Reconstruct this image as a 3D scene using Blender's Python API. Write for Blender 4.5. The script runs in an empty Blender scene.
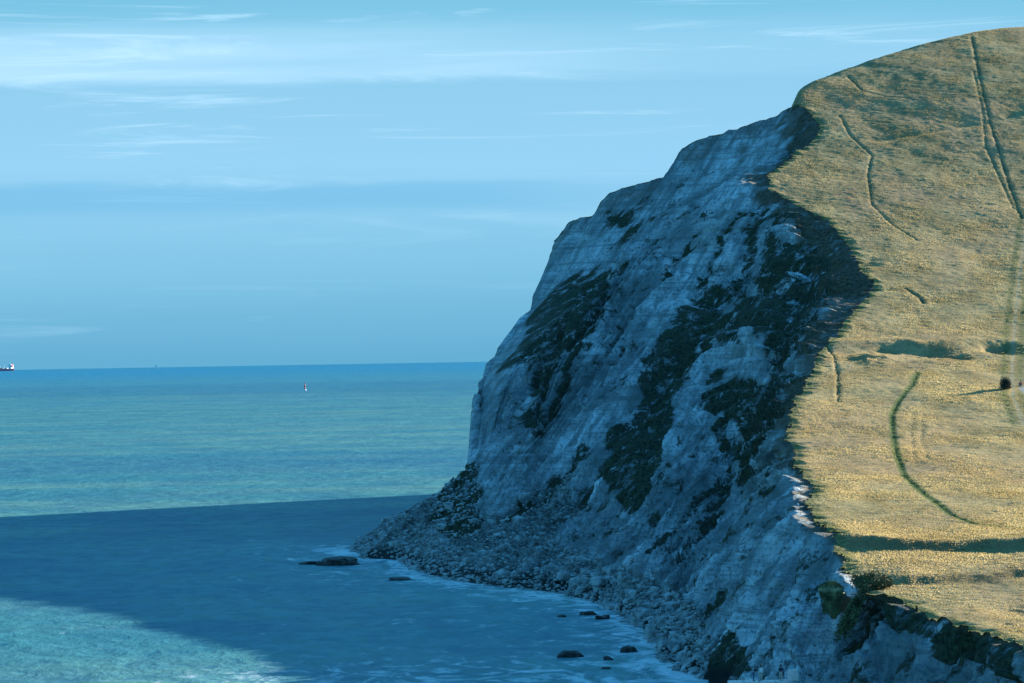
# Chalk cliffs above a bay, seen with a long lens from the opposite headland.
import bpy, bmesh, math, random
import numpy as np
from mathutils import Vector, Matrix

# ---------- shared: camera rays, noise, terrain profile ----------
K = 1.5                      # depth scale
F = 2844.0 * K               # focal length in pixels (150 mm on a 36 mm frame)
H = 45.0                     # eye height above the sea
ROLL = math.radians(0.985)
PITCH = math.atan(11.8 / F)
CR, SR, CP, SP = math.cos(ROLL), math.sin(ROLL), math.cos(PITCH), math.sin(PITCH)
FWD = np.array([0, CP, SP]); UP0 = np.array([0, -SP, CP]); RT0 = np.array([1.0, 0, 0])
RT = CR * RT0 - SR * UP0
UPV = SR * RT0 + CR * UP0

def ihash(ix, iy, iz, seed):
    h = (ix.astype(np.int64) * 73856093) ^ (iy.astype(np.int64) * 19349663) ^ (iz.astype(np.int64) * 83492791) ^ (seed * 2654435)
    h = (h ^ (h >> 13)) * 1274126177
    h = (h ^ (h >> 16)) & 0xFFFFFF
    return h.astype(np.float64) / float(0xFFFFFF)

def noise3(x, y, z, seed=0):
    """smooth value noise, -1..1"""
    x = np.asarray(x, float); y = np.asarray(y, float) + 0 * x; z = np.asarray(z, float) + 0 * x
    ix, iy, iz = np.floor(x), np.floor(y), np.floor(z)
    fx, fy, fz = x - ix, y - iy, z - iz
    ux, uy, uz = [f * f * f * (f * (f * 6 - 15) + 10) for f in (fx, fy, fz)]
    r = 0
    for dx in (0, 1):
        wx = ux if dx else 1 - ux
        for dy in (0, 1):
            wy = uy if dy else 1 - uy
            for dz in (0, 1):
                wz = uz if dz else 1 - uz
                r = r + wx * wy * wz * ihash(ix + dx, iy + dy, iz + dz, seed)
    return r * 2 - 1

def fbm(x, y, z, octs=4, seed=0, gain=0.5):
    a, s, n = 0, 1.0, 0
    for o in range(octs):
        a = a + s * noise3(x * 2 ** o + 17.3 * o, y * 2 ** o + 5.1 * o, z * 2 ** o, seed + o * 7); n += s; s *= gain
    return a / n

def ridged(x, y, z, octs=3, seed=0):
    a, s, n = 0, 1.0, 0
    for o in range(octs):
        a = a + s * (1 - 2 * np.abs(noise3(x * 2 ** o + 3.7 * o, y * 2 ** o, z * 2 ** o, seed + o * 11))); n += s; s *= 0.5
    return a / n

def sstep(a, b, x):
    t = np.clip((x - a) / (b - a), 0, 1); return t * t * (3 - 2 * t)

def pchip(xs, ys, xq):
    """monotone cubic through (xs, ys) along axis 0"""
    xs = np.asarray(xs, float); ys = np.asarray(ys, float); xq = np.asarray(xq, float)
    h = np.diff(xs); sh = (len(h),) + (1,) * (ys.ndim - 1); hh = h.reshape(sh)
    d = np.diff(ys, axis=0) / hh
    m = np.zeros_like(ys); m[0] = d[0]; m[-1] = d[-1]
    w1 = 2 * hh[1:] + hh[:-1]; w2 = hh[1:] + 2 * hh[:-1]
    same = d[1:] * d[:-1] > 0
    den = w1 / np.where(d[:-1] == 0, 1, d[:-1]) + w2 / np.where(d[1:] == 0, 1, d[1:])
    m[1:-1] = np.where(same, (w1 + w2) / np.where(den == 0, 1, den), 0)
    i = np.clip(np.searchsorted(xs, xq, side='right') - 1, 0, len(h) - 1)
    t = ((xq - xs[i]) / h[i]).reshape((-1,) + (1,) * (ys.ndim - 1)); hi = h[i].reshape(t.shape)
    return ((1 + 2 * t) * (1 - t) ** 2) * ys[i] + t * (1 - t) ** 2 * hi * m[i] + t * t * (3 - 2 * t) * ys[i + 1] + t * t * (t - 1) * hi * m[i + 1]

def base_ground(X, Y):
    """the down: a slope rising to the crest, its unseen back cut down to shape the sea shadow"""
    p = pchip([a for a, b in PROFILE], [b for a, b in PROFILE], np.ravel(Y)).reshape(np.shape(Y))
    c = pchip([a for a, b in CREST], [b for a, b in CREST], np.clip(np.ravel(X), -40, 400)).reshape(np.shape(X))
    k = 1.2
    m = np.minimum(p, c); m = m - k * np.log1p(np.exp(-np.abs(p - c) / k))
    # unseen back slope, dropped unevenly to shorten and step the sea shadow's far edge
    yc = 1352 + 1.92 * np.clip(X - 93, 0, 84) + 26 * np.maximum(0, noise3(X * .035, 0 * X, 0 * X, 88)) + 0 * Y
    b = np.maximum(0, Y - yc); drop = .85 * b * b / (b + 12)
    return np.where(b > 0, np.maximum(np.minimum(m, 14), m - drop), m)

def surface(st, tt, uu):
    """cliff skeleton (stations x 5 levels) -> smooth grid of points"""
    st = np.asarray(st, float); n = st.shape[0]
    a = pchip(np.arange(n), st.reshape(n, -1), tt).reshape(len(tt), 5, 3)
    b = pchip([0, .25, .5, .75, 1], np.swapaxes(a, 0, 1).reshape(5, -1), uu).reshape(len(uu), len(tt), 3)
    return np.swapaxes(b, 0, 1)


PROFILE = [[405.0,7.87],[450.0,11.87],[507.0,14.32],[552.0,17.42],[618.0,20.64],[712.5,25.93],[817.5,34.42],[930.0,46.26],[1035.0,61.93],[1152.0,83.28],[1275.0,110.38],[1357.5,130.53],[1425.0,145.47],[1477.5,155.76],[1500.0,156.26],[1537.5,120.76],[1590.0,60],[1680.0,18],[3750.0,12]]  # heights past the crest are unseen, cut low to shorten the sea shadow
CREST = [[-40,50.72],[0,73.72],[14.7,80.72],[18.9,85.6],[26.7,88.19],[29.2,92.48],[41.4,97.47],[51.4,99.99],[54.2,107.59],[71.8,113.58],[88.7,120.24],[93.0,128.18],[98.9,131.71],[114.1,137.62],[129.9,143.38],[145.5,148.07],[161.5,152.53],[179.2,156.01],[239.2,162.01],[400,160.01]]
STATIONS = [[[68.02,408.69,2.0],[68.62,414.33,4.32],[69.27,420.35,6.2],[69.68,425.05,7.77],[69.7,427.5,9.06]],[[57.68,438.83,3.0],[57.87,439.99,4.95],[57.87,441.22,7.32],[57.61,442.18,9.32],[57.09,442.68,11.36]],[[52.19,453.49,3.0],[52.66,456.36,4.87],[53.27,459.42,6.97],[53.82,461.81,9.58],[54.34,463.05,12.51]],[[44.94,471.94,3.0],[46.14,475.9,4.86],[47.49,480.11,7.19],[48.55,483.41,10.09],[49.47,485.12,13.37]],[[38.35,486.29,3.0],[40.43,493.06,5.16],[42.73,500.29,7.83],[44.58,505.94,11.18],[46.09,508.88,14.42]],[[33.95,505.28,3.0],[36.34,509.79,5.58],[38.91,514.59,8.54],[41.08,518.35,11.89],[42.88,520.3,15.15]],[[30.71,510.34,3.0],[33.62,521.06,5.74],[36.8,532.49,9.21],[40.04,541.42,13.0],[43.02,546.07,17.03]],[[28.25,548.11,1.0],[31.97,557.78,5.01],[35.71,568.09,9.27],[39.41,576.14,13.71],[43.46,580.33,18.85]],[[23.72,588.18,-1.0],[27.47,592.95,3.29],[32.01,598.04,8.46],[36.99,602.02,14.49],[42.73,604.09,19.95]],[[20.09,611.15,-1.0],[25.49,629.31,2.27],[31.27,648.68,8.47],[38.85,663.81,16.84],[46.83,671.68,23.46]],[[20.1,656.46,-1.0],[26.69,697.5,1.75],[34.16,742.5,9.31],[42.52,765.0,17.06],[47.81,720.9,26.48]],[[14.73,754.39,-1.0],[22.91,757.5,5.77],[32.55,802.5,14.59],[43.69,832.5,23.03],[50.52,779.38,31.03]],[[5.87,793.71,-1.0],[18.21,840.0,6.94],[31.36,870.0,21.07],[46.36,900.0,31.82],[56.66,833.39,35.88]],[[-4.64,813.32,-1.0],[12.09,907.5,8.27],[27.88,942.0,25.37],[47.86,975.0,39.22],[66.06,907.0,43.5]],[[-15.14,848.08,-1.0],[5.58,945.0,11.3],[23.81,997.5,31.8],[47.57,1050.0,51.15],[76.63,971.8,51.95]],[[-23.23,892.82,-1.0],[1.28,975.0,15.56],[20.83,1042.5,36.89],[46.88,1117.5,62.09],[86.95,1027.51,60.68]],[[-27.62,936.51,-1.0],[-1.41,990.0,19.8],[18.29,1072.5,44.26],[44.53,1155.0,70.85],[85.55,1113.0,75.7]],[[-35.51,948.2,-1.0],[-4.22,1012.5,23.31],[15.56,1102.5,50.75],[41.65,1185.0,79.1],[72.36,1184.29,89.93]],[[-37.34,967.29,-1.0],[-5.69,1038.0,14.27],[8.72,1143.0,40.91],[45.23,1222.5,78.13],[83.37,1234.13,100.95]],[[-38.17,977.08,-1.0],[-6.74,1053.0,14.83],[4.77,1162.5,40.37],[44.45,1249.5,78.01],[93.18,1275.48,110.48]],[[-39.02,987.08,-1.0],[-7.91,1079.46,14.85],[2.08,1185.03,39.77],[43.31,1277.41,76.69],[89.25,1317.0,120.45]],[[-39.45,992.15,-1.0],[-8.69,1084.37,15.48],[-1.28,1189.76,38.97],[36.47,1281.98,71.81],[71.77,1321.5,113.58]],[[-39.88,997.28,-1.0],[-9.24,1089.32,15.87],[-3.55,1194.51,37.02],[26.88,1286.55,68.16],[54.18,1326.0,107.59]],[[-40.01,998.83,-1.0],[-9.51,1091.28,15.92],[-4.7,1196.93,36.19],[23.29,1289.38,66.76],[51.36,1329.0,99.99]],[[-40.32,1002.46,-1.0],[-9.79,1094.73,15.99],[-5.85,1200.18,35.62],[17.87,1292.46,65.69],[41.44,1332.0,97.47]],[[-40.41,1003.5,-1.0],[-10.06,1096.32,16.05],[-6.71,1202.4,35.33],[13.63,1295.22,63.99],[29.24,1335.0,92.48]],[[-40.54,1005.07,-1.0],[-10.33,1098.29,16.06],[-7.57,1204.83,35.05],[10.56,1298.05,61.04],[26.72,1338.0,88.24]],[[-40.67,1006.64,-1.0],[-10.61,1100.26,16.06],[-8.96,1200.57,34.82],[5.01,1294.19,57.44],[18.87,1341.0,85.64]],[[-40.76,1007.69,-1.0],[-10.88,1101.86,16.08],[-9.77,1196.03,34.32],[0.56,1290.19,45.99],[14.41,1344.0,80.45]],[[-18.0,1060.0,-1.0],[-3.48,1160.65,11.32],[6.2,1227.75,33.65],[15.0,1288.75,56.75],[26.0,1365.0,76.0]],[[8.0,1130.0,-1.0],[25.16,1219.1,11.32],[36.6,1278.5,33.65],[47.0,1332.5,56.75],[60.0,1400.0,76.0]],[[35.0,1230.0,-1.0],[56.45,1302.6,8.76],[70.75,1351.0,26.45],[83.75,1395.0,44.75],[100.0,1450.0,60.0]],[[60.0,1360.0,-1.0],[84.75,1412.8,5.56],[101.25,1448.0,17.45],[116.25,1480.0,29.75],[135.0,1520.0,40.0]],[[100.0,1600.0,-1.0],[126.4,1633.0,2.36],[144.0,1655.0,8.45],[160.0,1675.0,14.75],[180.0,1700.0,20.0]],[[170.0,1950.0,-1.0],[189.8,1950.0,1.08],[203.0,1950.0,4.85],[215.0,1950.0,8.75],[230.0,1950.0,12.0]]]
VEG_SHADE = [[[19.812,0.988],[19.438,1.0],[19.0,1.0],[18.625,1.0],[18.188,1.0],[18.188,0.975],[18.75,0.963],[19.188,0.963],[19.5,0.975]],[[17.0,0.988],[16.875,1.0],[16.688,1.0],[16.562,1.0],[16.438,1.0],[16.312,1.0],[16.188,1.0],[16.062,1.0],[15.938,1.0],[15.75,1.0],[15.625,1.0],[15.375,1.0],[15.125,1.0],[14.938,1.0],[14.875,1.0],[14.75,1.0],[14.562,0.988],[14.125,1.0],[13.812,1.0],[13.562,1.0],[13.438,0.988],[13.312,0.975],[12.875,0.975],[13.0,0.95],[13.062,0.925],[13.125,0.9],[13.25,0.875],[13.312,0.85],[13.312,0.838],[13.312,0.812],[13.375,0.788],[13.375,0.763],[13.375,0.738],[13.438,0.713],[13.562,0.75],[13.812,0.775],[14.062,0.788],[14.438,0.825],[14.688,0.825],[14.938,0.838],[15.188,0.85],[15.438,0.863],[15.625,0.875],[15.812,0.888],[16.062,0.9],[16.25,0.913],[16.438,0.938],[16.625,0.963]],[[15.625,0.812],[15.438,0.8],[15.25,0.788],[15.0,0.775],[14.75,0.75],[14.562,0.738],[14.438,0.713],[14.312,0.7],[14.25,0.675],[14.188,0.65],[14.125,0.638],[14.125,0.613],[14.062,0.6],[14.0,0.575],[13.938,0.562],[13.812,0.55],[13.812,0.525],[13.812,0.5],[13.812,0.475],[13.812,0.45],[13.812,0.438],[13.812,0.413],[13.875,0.388],[13.938,0.363],[13.938,0.338],[13.938,0.325],[14.0,0.3],[14.0,0.275],[14.0,0.25],[14.0,0.225],[13.938,0.188],[14.125,0.175],[14.25,0.163],[14.25,0.175],[14.312,0.2],[14.312,0.225],[14.312,0.238],[14.312,0.263],[14.25,0.288],[14.125,0.312],[14.125,0.325],[14.0,0.35],[13.875,0.375],[13.812,0.4],[13.75,0.438],[13.688,0.463],[13.688,0.488],[13.688,0.513],[13.562,0.5],[13.5,0.475],[13.438,0.45],[13.438,0.425],[13.438,0.4],[13.375,0.375],[13.375,0.363],[13.125,0.363],[12.812,0.363],[12.562,0.35],[12.312,0.35],[12.062,0.35],[11.75,0.363],[11.812,0.388],[11.875,0.413],[11.938,0.438],[12.062,0.463],[12.125,0.5],[12.25,0.525],[12.375,0.55],[12.562,0.575],[12.688,0.588],[12.875,0.613],[13.0,0.638],[13.125,0.65],[13.188,0.675],[13.312,0.688],[13.438,0.713],[13.562,0.725],[13.688,0.75],[13.875,0.775],[14.125,0.8],[14.562,0.8],[14.875,0.8],[15.312,0.812]],[[13.0,0.713],[12.938,0.738],[12.875,0.763],[12.875,0.8],[12.812,0.825],[12.812,0.85],[12.75,0.875],[12.688,0.913],[12.625,0.938],[12.5,0.975],[12.438,1.0],[12.062,1.0],[11.75,1.0],[11.375,1.0],[11.125,0.988],[11.0,0.963],[10.812,0.938],[10.688,0.913],[10.562,0.888],[10.5,0.85],[10.312,0.825],[10.188,0.8],[10.0,0.775],[10.562,0.713],[10.688,0.738],[10.812,0.763],[10.938,0.788],[11.062,0.812],[11.25,0.825],[11.625,0.75],[11.5,0.725],[11.375,0.713],[11.25,0.688],[11.188,0.663],[11.312,0.638],[11.438,0.663],[11.625,0.675],[11.75,0.7],[11.875,0.725],[12.125,0.675],[12.375,0.638],[12.688,0.675]],[[17.375,0.65],[22.562,0.775],[23.688,0.775],[23.875,0.763],[24.125,0.75],[24.438,0.738],[25.188,0.725],[26.188,0.713],[25.625,0.675],[24.688,0.638],[22.0,0.575],[22.5,0.562],[23.188,0.55],[24.0,0.537],[21.375,0.5],[20.5,0.513],[19.75,0.525],[18.75,0.488],[18.375,0.463],[17.5,0.388],[16.75,0.363],[16.625,0.388],[16.562,0.413],[16.562,0.438],[16.5,0.463],[16.5,0.488],[16.562,0.5],[16.5,0.525],[16.438,0.55],[16.5,0.562],[16.562,0.575],[16.5,0.6],[20.25,0.688]],[[18.312,0.413],[16.562,0.338],[16.188,0.363],[15.938,0.375],[15.562,0.4],[15.562,0.363],[15.688,0.338],[15.812,0.312],[16.062,0.288],[18.312,0.325],[17.5,0.3],[16.75,0.288],[17.188,0.312]],[[24.312,0.925],[24.062,0.938],[23.75,0.938],[23.375,0.913],[23.125,0.875],[23.562,0.875],[23.938,0.875],[24.312,0.9]],[[21.562,0.825],[21.312,0.825],[20.938,0.788],[17.25,0.7]],[[13.688,0.6],[13.688,0.575],[13.688,0.562],[13.688,0.537],[13.688,0.513],[13.688,0.488],[13.688,0.463],[13.75,0.438],[13.812,0.413],[13.812,0.4],[13.875,0.375],[14.0,0.35],[14.062,0.325],[14.125,0.3],[14.125,0.288],[14.188,0.263],[14.312,0.238],[14.375,0.225],[14.438,0.2],[14.562,0.188],[14.562,0.163],[14.688,0.15],[14.375,0.138],[14.312,0.163],[14.25,0.188],[14.125,0.2],[14.062,0.225],[13.938,0.25],[13.938,0.275],[13.875,0.3],[13.812,0.325],[13.75,0.35],[13.625,0.375],[13.625,0.388],[13.562,0.413],[13.5,0.438],[13.438,0.463],[13.438,0.488],[13.5,0.513],[13.562,0.537],[13.562,0.562],[13.625,0.575]],[[10.375,0.638],[10.375,0.6],[10.375,0.562],[10.375,0.513],[10.375,0.475],[10.438,0.425],[10.5,0.375],[10.438,0.363],[10.312,0.425],[10.188,0.488],[10.125,0.537],[10.125,0.575],[10.125,0.625],[10.125,0.675]],[[8.625,0.525],[8.688,0.488],[8.75,0.45],[8.875,0.4],[8.875,0.363],[8.875,0.312],[8.875,0.263],[8.875,0.213],[8.938,0.163],[8.938,0.1],[8.625,0.075],[8.562,0.138],[8.562,0.2],[8.5,0.25],[8.562,0.312],[8.562,0.35],[8.562,0.4],[8.438,0.438],[8.375,0.488],[8.312,0.537]],[[8.25,0.288],[8.125,0.338],[8.0,0.375],[7.688,0.363],[7.438,0.338],[7.375,0.275],[7.25,0.2],[7.0,0.163],[6.75,0.125],[6.938,0.1],[7.125,0.088],[7.312,0.075],[7.5,0.075],[7.688,0.062],[7.875,0.05],[8.125,0.025],[8.438,0.013],[8.75,0.0],[8.875,0.038],[8.625,0.088],[8.438,0.138],[8.188,0.163],[8.25,0.238]],[[4.938,0.988],[4.625,1.0],[4.312,1.0],[4.125,1.0],[3.875,1.0],[3.688,1.0],[3.438,1.0],[3.25,1.0],[3.062,1.0],[2.875,1.0],[2.75,1.0],[2.562,1.0],[2.438,1.0],[2.312,1.0],[2.125,0.988],[1.938,0.988],[1.75,1.0],[1.688,0.913],[1.625,0.825],[1.625,0.725],[1.562,0.638],[1.75,0.663],[1.938,0.675],[2.062,0.7],[2.188,0.725],[2.375,0.725],[2.5,0.725],[2.625,0.738],[2.75,0.738],[2.938,0.675],[3.062,0.625],[3.188,0.688],[3.25,0.763],[3.375,0.825],[3.562,0.763],[3.688,0.713],[3.938,0.775],[4.188,0.85],[4.438,0.763],[4.562,0.838],[4.75,0.925]],[[5.188,0.35],[5.25,0.425],[5.312,0.5],[5.312,0.588],[5.375,0.65],[5.375,0.75],[5.438,0.85],[4.938,0.95],[4.688,0.863],[4.75,0.775],[4.875,0.7],[4.938,0.625],[5.062,0.537],[5.125,0.438]],[[28.0,0.125],[17.062,0.138],[17.062,0.15],[28.0,0.188],[21.312,0.213],[19.5,0.238],[15.875,0.188],[15.438,0.175],[15.0,0.175],[14.875,0.15],[14.75,0.138],[14.562,0.113],[14.688,0.088],[14.875,0.075],[15.438,0.075],[16.125,0.088],[16.25,0.1],[17.562,0.138],[17.25,0.125]]]  # scrub outlines; some trace shadow wedges below the lip, painted in scrub colour
THIN = [[[9.875,0.788],[9.5,0.8],[9.125,0.812],[8.75,0.825],[8.438,0.863],[8.312,0.838],[8.125,0.825],[7.938,0.788],[8.0,0.738],[8.125,0.675],[8.5,0.65],[8.938,0.625],[9.125,0.65],[9.25,0.675],[9.438,0.7],[9.562,0.725],[9.75,0.75]],[[22.375,1.0],[21.5,0.95],[21.25,0.938],[20.625,0.888],[20.688,0.875],[21.312,0.913],[21.5,0.938]],[[16.0,0.513],[15.875,0.537],[15.688,0.575],[15.125,0.575],[15.062,0.562],[15.188,0.537],[15.125,0.525],[15.0,0.513],[15.375,0.513],[15.688,0.513]],[[12.062,0.388],[12.0,0.425],[11.938,0.463],[11.688,0.463],[11.5,0.45],[11.438,0.425],[11.438,0.4],[11.375,0.375],[11.312,0.338],[11.625,0.338],[11.75,0.363],[11.875,0.375]],[[13.312,0.25],[13.25,0.275],[13.125,0.288],[13.0,0.312],[12.875,0.338],[12.375,0.325],[12.375,0.3],[12.312,0.275],[12.25,0.238],[12.25,0.213],[12.312,0.188],[12.375,0.15],[12.562,0.175],[12.812,0.2],[13.062,0.225]],[[11.438,0.588],[11.562,0.613],[11.625,0.638],[11.75,0.65],[11.438,0.688],[11.312,0.675],[11.188,0.65],[11.062,0.638],[10.938,0.613],[11.0,0.562],[11.125,0.575],[11.25,0.588]],[[12.5,0.45],[12.438,0.475],[12.375,0.5],[12.312,0.525],[12.25,0.55],[12.188,0.575],[12.188,0.6],[12.125,0.625],[11.938,0.65],[11.75,0.688],[11.625,0.725],[11.438,0.775],[11.312,0.825],[11.125,0.863],[10.938,0.913],[10.625,0.925],[10.312,0.938],[10.0,0.938],[9.625,0.938],[9.25,0.925],[8.938,0.925],[8.625,0.95],[8.312,0.988],[8.0,1.0],[7.562,0.988],[7.125,0.963],[6.75,0.963],[6.438,0.963],[6.25,0.925],[6.062,0.888],[5.812,0.85],[5.625,0.812],[5.438,0.763],[5.25,0.713],[5.062,0.663],[4.875,0.6],[5.0,0.537],[5.125,0.463],[5.312,0.413],[5.438,0.35],[5.562,0.288],[5.75,0.238],[5.938,0.175],[6.188,0.15],[6.438,0.125],[6.688,0.1],[6.938,0.088],[7.125,0.075],[7.312,0.062],[7.5,0.062],[7.688,0.062],[7.875,0.05],[8.125,0.1],[8.438,0.15],[8.875,0.2],[9.312,0.2],[9.812,0.188],[10.125,0.188],[10.312,0.2],[10.5,0.213],[10.625,0.2],[10.812,0.2],[11.0,0.188],[11.188,0.188],[11.438,0.188],[11.625,0.188],[11.875,0.2],[12.062,0.225],[12.312,0.25],[12.438,0.263],[12.688,0.288],[12.875,0.312],[13.062,0.325],[12.938,0.35],[12.812,0.375],[12.688,0.4],[12.625,0.425]],[[6.875,0.625],[6.625,0.663],[6.312,0.7],[6.062,0.738],[5.75,0.788],[5.5,0.838],[5.188,0.9],[4.75,0.913],[4.5,0.888],[4.25,0.863],[4.062,0.85],[3.812,0.838],[3.625,0.825],[3.5,0.812],[3.312,0.812],[3.125,0.825],[3.0,0.838],[2.812,0.85],[2.688,0.85],[2.5,0.863],[2.375,0.863],[2.25,0.875],[2.125,0.875],[1.938,0.888],[1.75,0.9],[1.688,0.825],[1.625,0.725],[1.625,0.625],[1.562,0.525],[1.75,0.513],[1.875,0.5],[2.062,0.475],[2.188,0.45],[2.312,0.425],[2.438,0.413],[2.562,0.388],[2.688,0.375],[2.812,0.35],[2.938,0.325],[3.062,0.312],[3.188,0.288],[3.312,0.263],[3.438,0.238],[3.625,0.225],[3.75,0.2],[3.875,0.175],[4.062,0.163],[4.25,0.138],[4.375,0.113],[4.562,0.088],[4.75,0.062],[4.938,0.038],[5.188,0.025],[5.375,0.113],[5.562,0.188],[5.75,0.263],[5.938,0.325],[6.125,0.388],[6.25,0.438],[6.438,0.488],[6.562,0.537],[6.688,0.588]],[[24.75,0.95],[24.5,0.95],[24.375,0.963],[24.125,0.963],[24.0,0.975],[23.812,0.988],[23.688,1.0],[23.438,1.0],[21.812,0.95],[21.625,0.95],[21.562,0.963],[21.312,0.938],[20.938,0.913],[20.438,0.875],[19.375,0.85],[17.375,0.875],[16.875,0.875],[16.625,0.85],[16.375,0.825],[16.188,0.812],[15.938,0.8],[15.688,0.788],[15.625,0.775],[15.438,0.75],[15.312,0.725],[15.25,0.7],[15.25,0.688],[15.375,0.663],[15.5,0.638],[15.875,0.638],[16.188,0.638],[20.812,0.713],[21.625,0.75],[22.875,0.8],[23.562,0.838],[23.938,0.863],[24.375,0.9]],[[24.438,0.738],[23.812,0.738],[22.875,0.725],[21.75,0.713],[17.062,0.588],[16.562,0.6],[16.312,0.613],[16.0,0.638],[15.75,0.65],[15.312,0.65],[15.0,0.65],[14.688,0.65],[14.438,0.65],[14.188,0.65],[14.188,0.625],[14.125,0.613],[14.125,0.588],[14.062,0.575],[14.062,0.55],[14.0,0.537],[14.0,0.513],[13.938,0.5],[13.875,0.475],[14.062,0.463],[14.312,0.438],[14.562,0.425],[14.812,0.4],[15.125,0.375],[15.375,0.388],[15.75,0.388],[16.125,0.388],[16.438,0.388],[16.625,0.4],[16.875,0.413],[17.312,0.45],[18.375,0.537],[19.062,0.562],[20.125,0.588],[22.0,0.65],[23.438,0.688],[23.938,0.713]],[[26.812,0.463],[23.875,0.475],[21.25,0.463],[20.438,0.475],[19.438,0.475],[18.312,0.463],[16.688,0.375],[16.25,0.388],[15.75,0.413],[15.688,0.388],[15.5,0.375],[15.375,0.363],[15.188,0.35],[15.125,0.325],[14.938,0.312],[14.75,0.3],[15.062,0.275],[15.375,0.263],[15.625,0.25],[17.938,0.275],[19.188,0.263],[16.688,0.225],[22.062,0.3],[25.0,0.338],[26.688,0.363],[26.75,0.4],[26.812,0.438]]]
BARE = [[[16.0,0.925],[16.188,0.963],[16.0,0.95],[15.75,0.938],[15.812,0.925]],[[15.75,0.963],[15.875,0.988],[15.812,1.0],[15.625,0.988],[15.625,0.975],[15.625,0.963]],[[15.312,0.988],[15.562,1.0],[15.438,1.0],[15.312,1.0]],[[14.125,0.963],[14.375,0.963],[14.625,0.963],[14.5,0.988],[14.062,1.0],[13.625,1.0],[13.312,0.988],[13.5,0.988],[13.812,0.975]],[[15.438,0.925],[15.375,0.938],[15.062,0.925],[15.125,0.913]],[[14.688,0.888],[14.812,0.913],[14.562,0.925],[14.375,0.925],[14.438,0.913]],[[13.688,0.812],[13.75,0.838],[13.438,0.863],[13.375,0.825]]]
RUBBLE = [[[28.0,0.0],[27.0,0.013],[27.0,0.025],[27.812,0.05],[27.875,0.062],[27.938,0.075],[28.0,0.088],[28.0,0.1],[28.0,0.113],[28.0,0.125],[17.125,0.138],[17.062,0.15],[17.062,0.163],[17.188,0.188],[16.812,0.2],[17.562,0.213],[18.125,0.225],[15.562,0.175],[15.125,0.163],[14.812,0.163],[14.688,0.175],[14.625,0.188],[14.562,0.213],[14.5,0.238],[14.438,0.25],[14.312,0.275],[14.188,0.288],[14.0,0.312],[13.812,0.338],[13.625,0.312],[13.438,0.3],[13.375,0.275],[13.25,0.25],[13.125,0.225],[13.0,0.188],[12.75,0.188],[12.438,0.175],[12.188,0.175],[11.938,0.163],[11.688,0.163],[11.5,0.175],[11.312,0.188],[11.125,0.2],[10.938,0.213],[10.75,0.225],[10.625,0.238],[10.438,0.263],[10.25,0.288],[9.688,0.325],[9.062,0.375],[8.688,0.35],[8.312,0.3],[8.125,0.238],[8.0,0.175],[7.875,0.113],[7.812,0.05],[7.75,0.0],[7.938,0.0],[8.188,0.0],[8.438,0.0],[8.688,0.0],[8.812,0.0],[8.938,0.0],[9.062,0.0],[9.5,0.0],[9.875,0.0],[10.375,0.0],[10.562,0.0],[10.75,0.0],[11.0,0.0],[11.25,0.0],[11.438,0.0],[11.625,0.0],[11.75,0.0],[11.938,0.0],[12.125,0.0],[12.312,0.0],[12.5,0.0],[12.688,0.0],[12.875,0.0],[13.0,0.0],[13.188,0.0],[13.375,0.0],[13.562,0.0],[13.75,0.0],[14.0,0.0],[14.188,0.0],[14.438,0.0],[14.688,0.0],[15.0,0.0],[15.312,0.0],[16.312,0.0],[16.5,0.0],[16.812,0.0],[17.312,0.0],[20.0,0.0]]]
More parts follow.
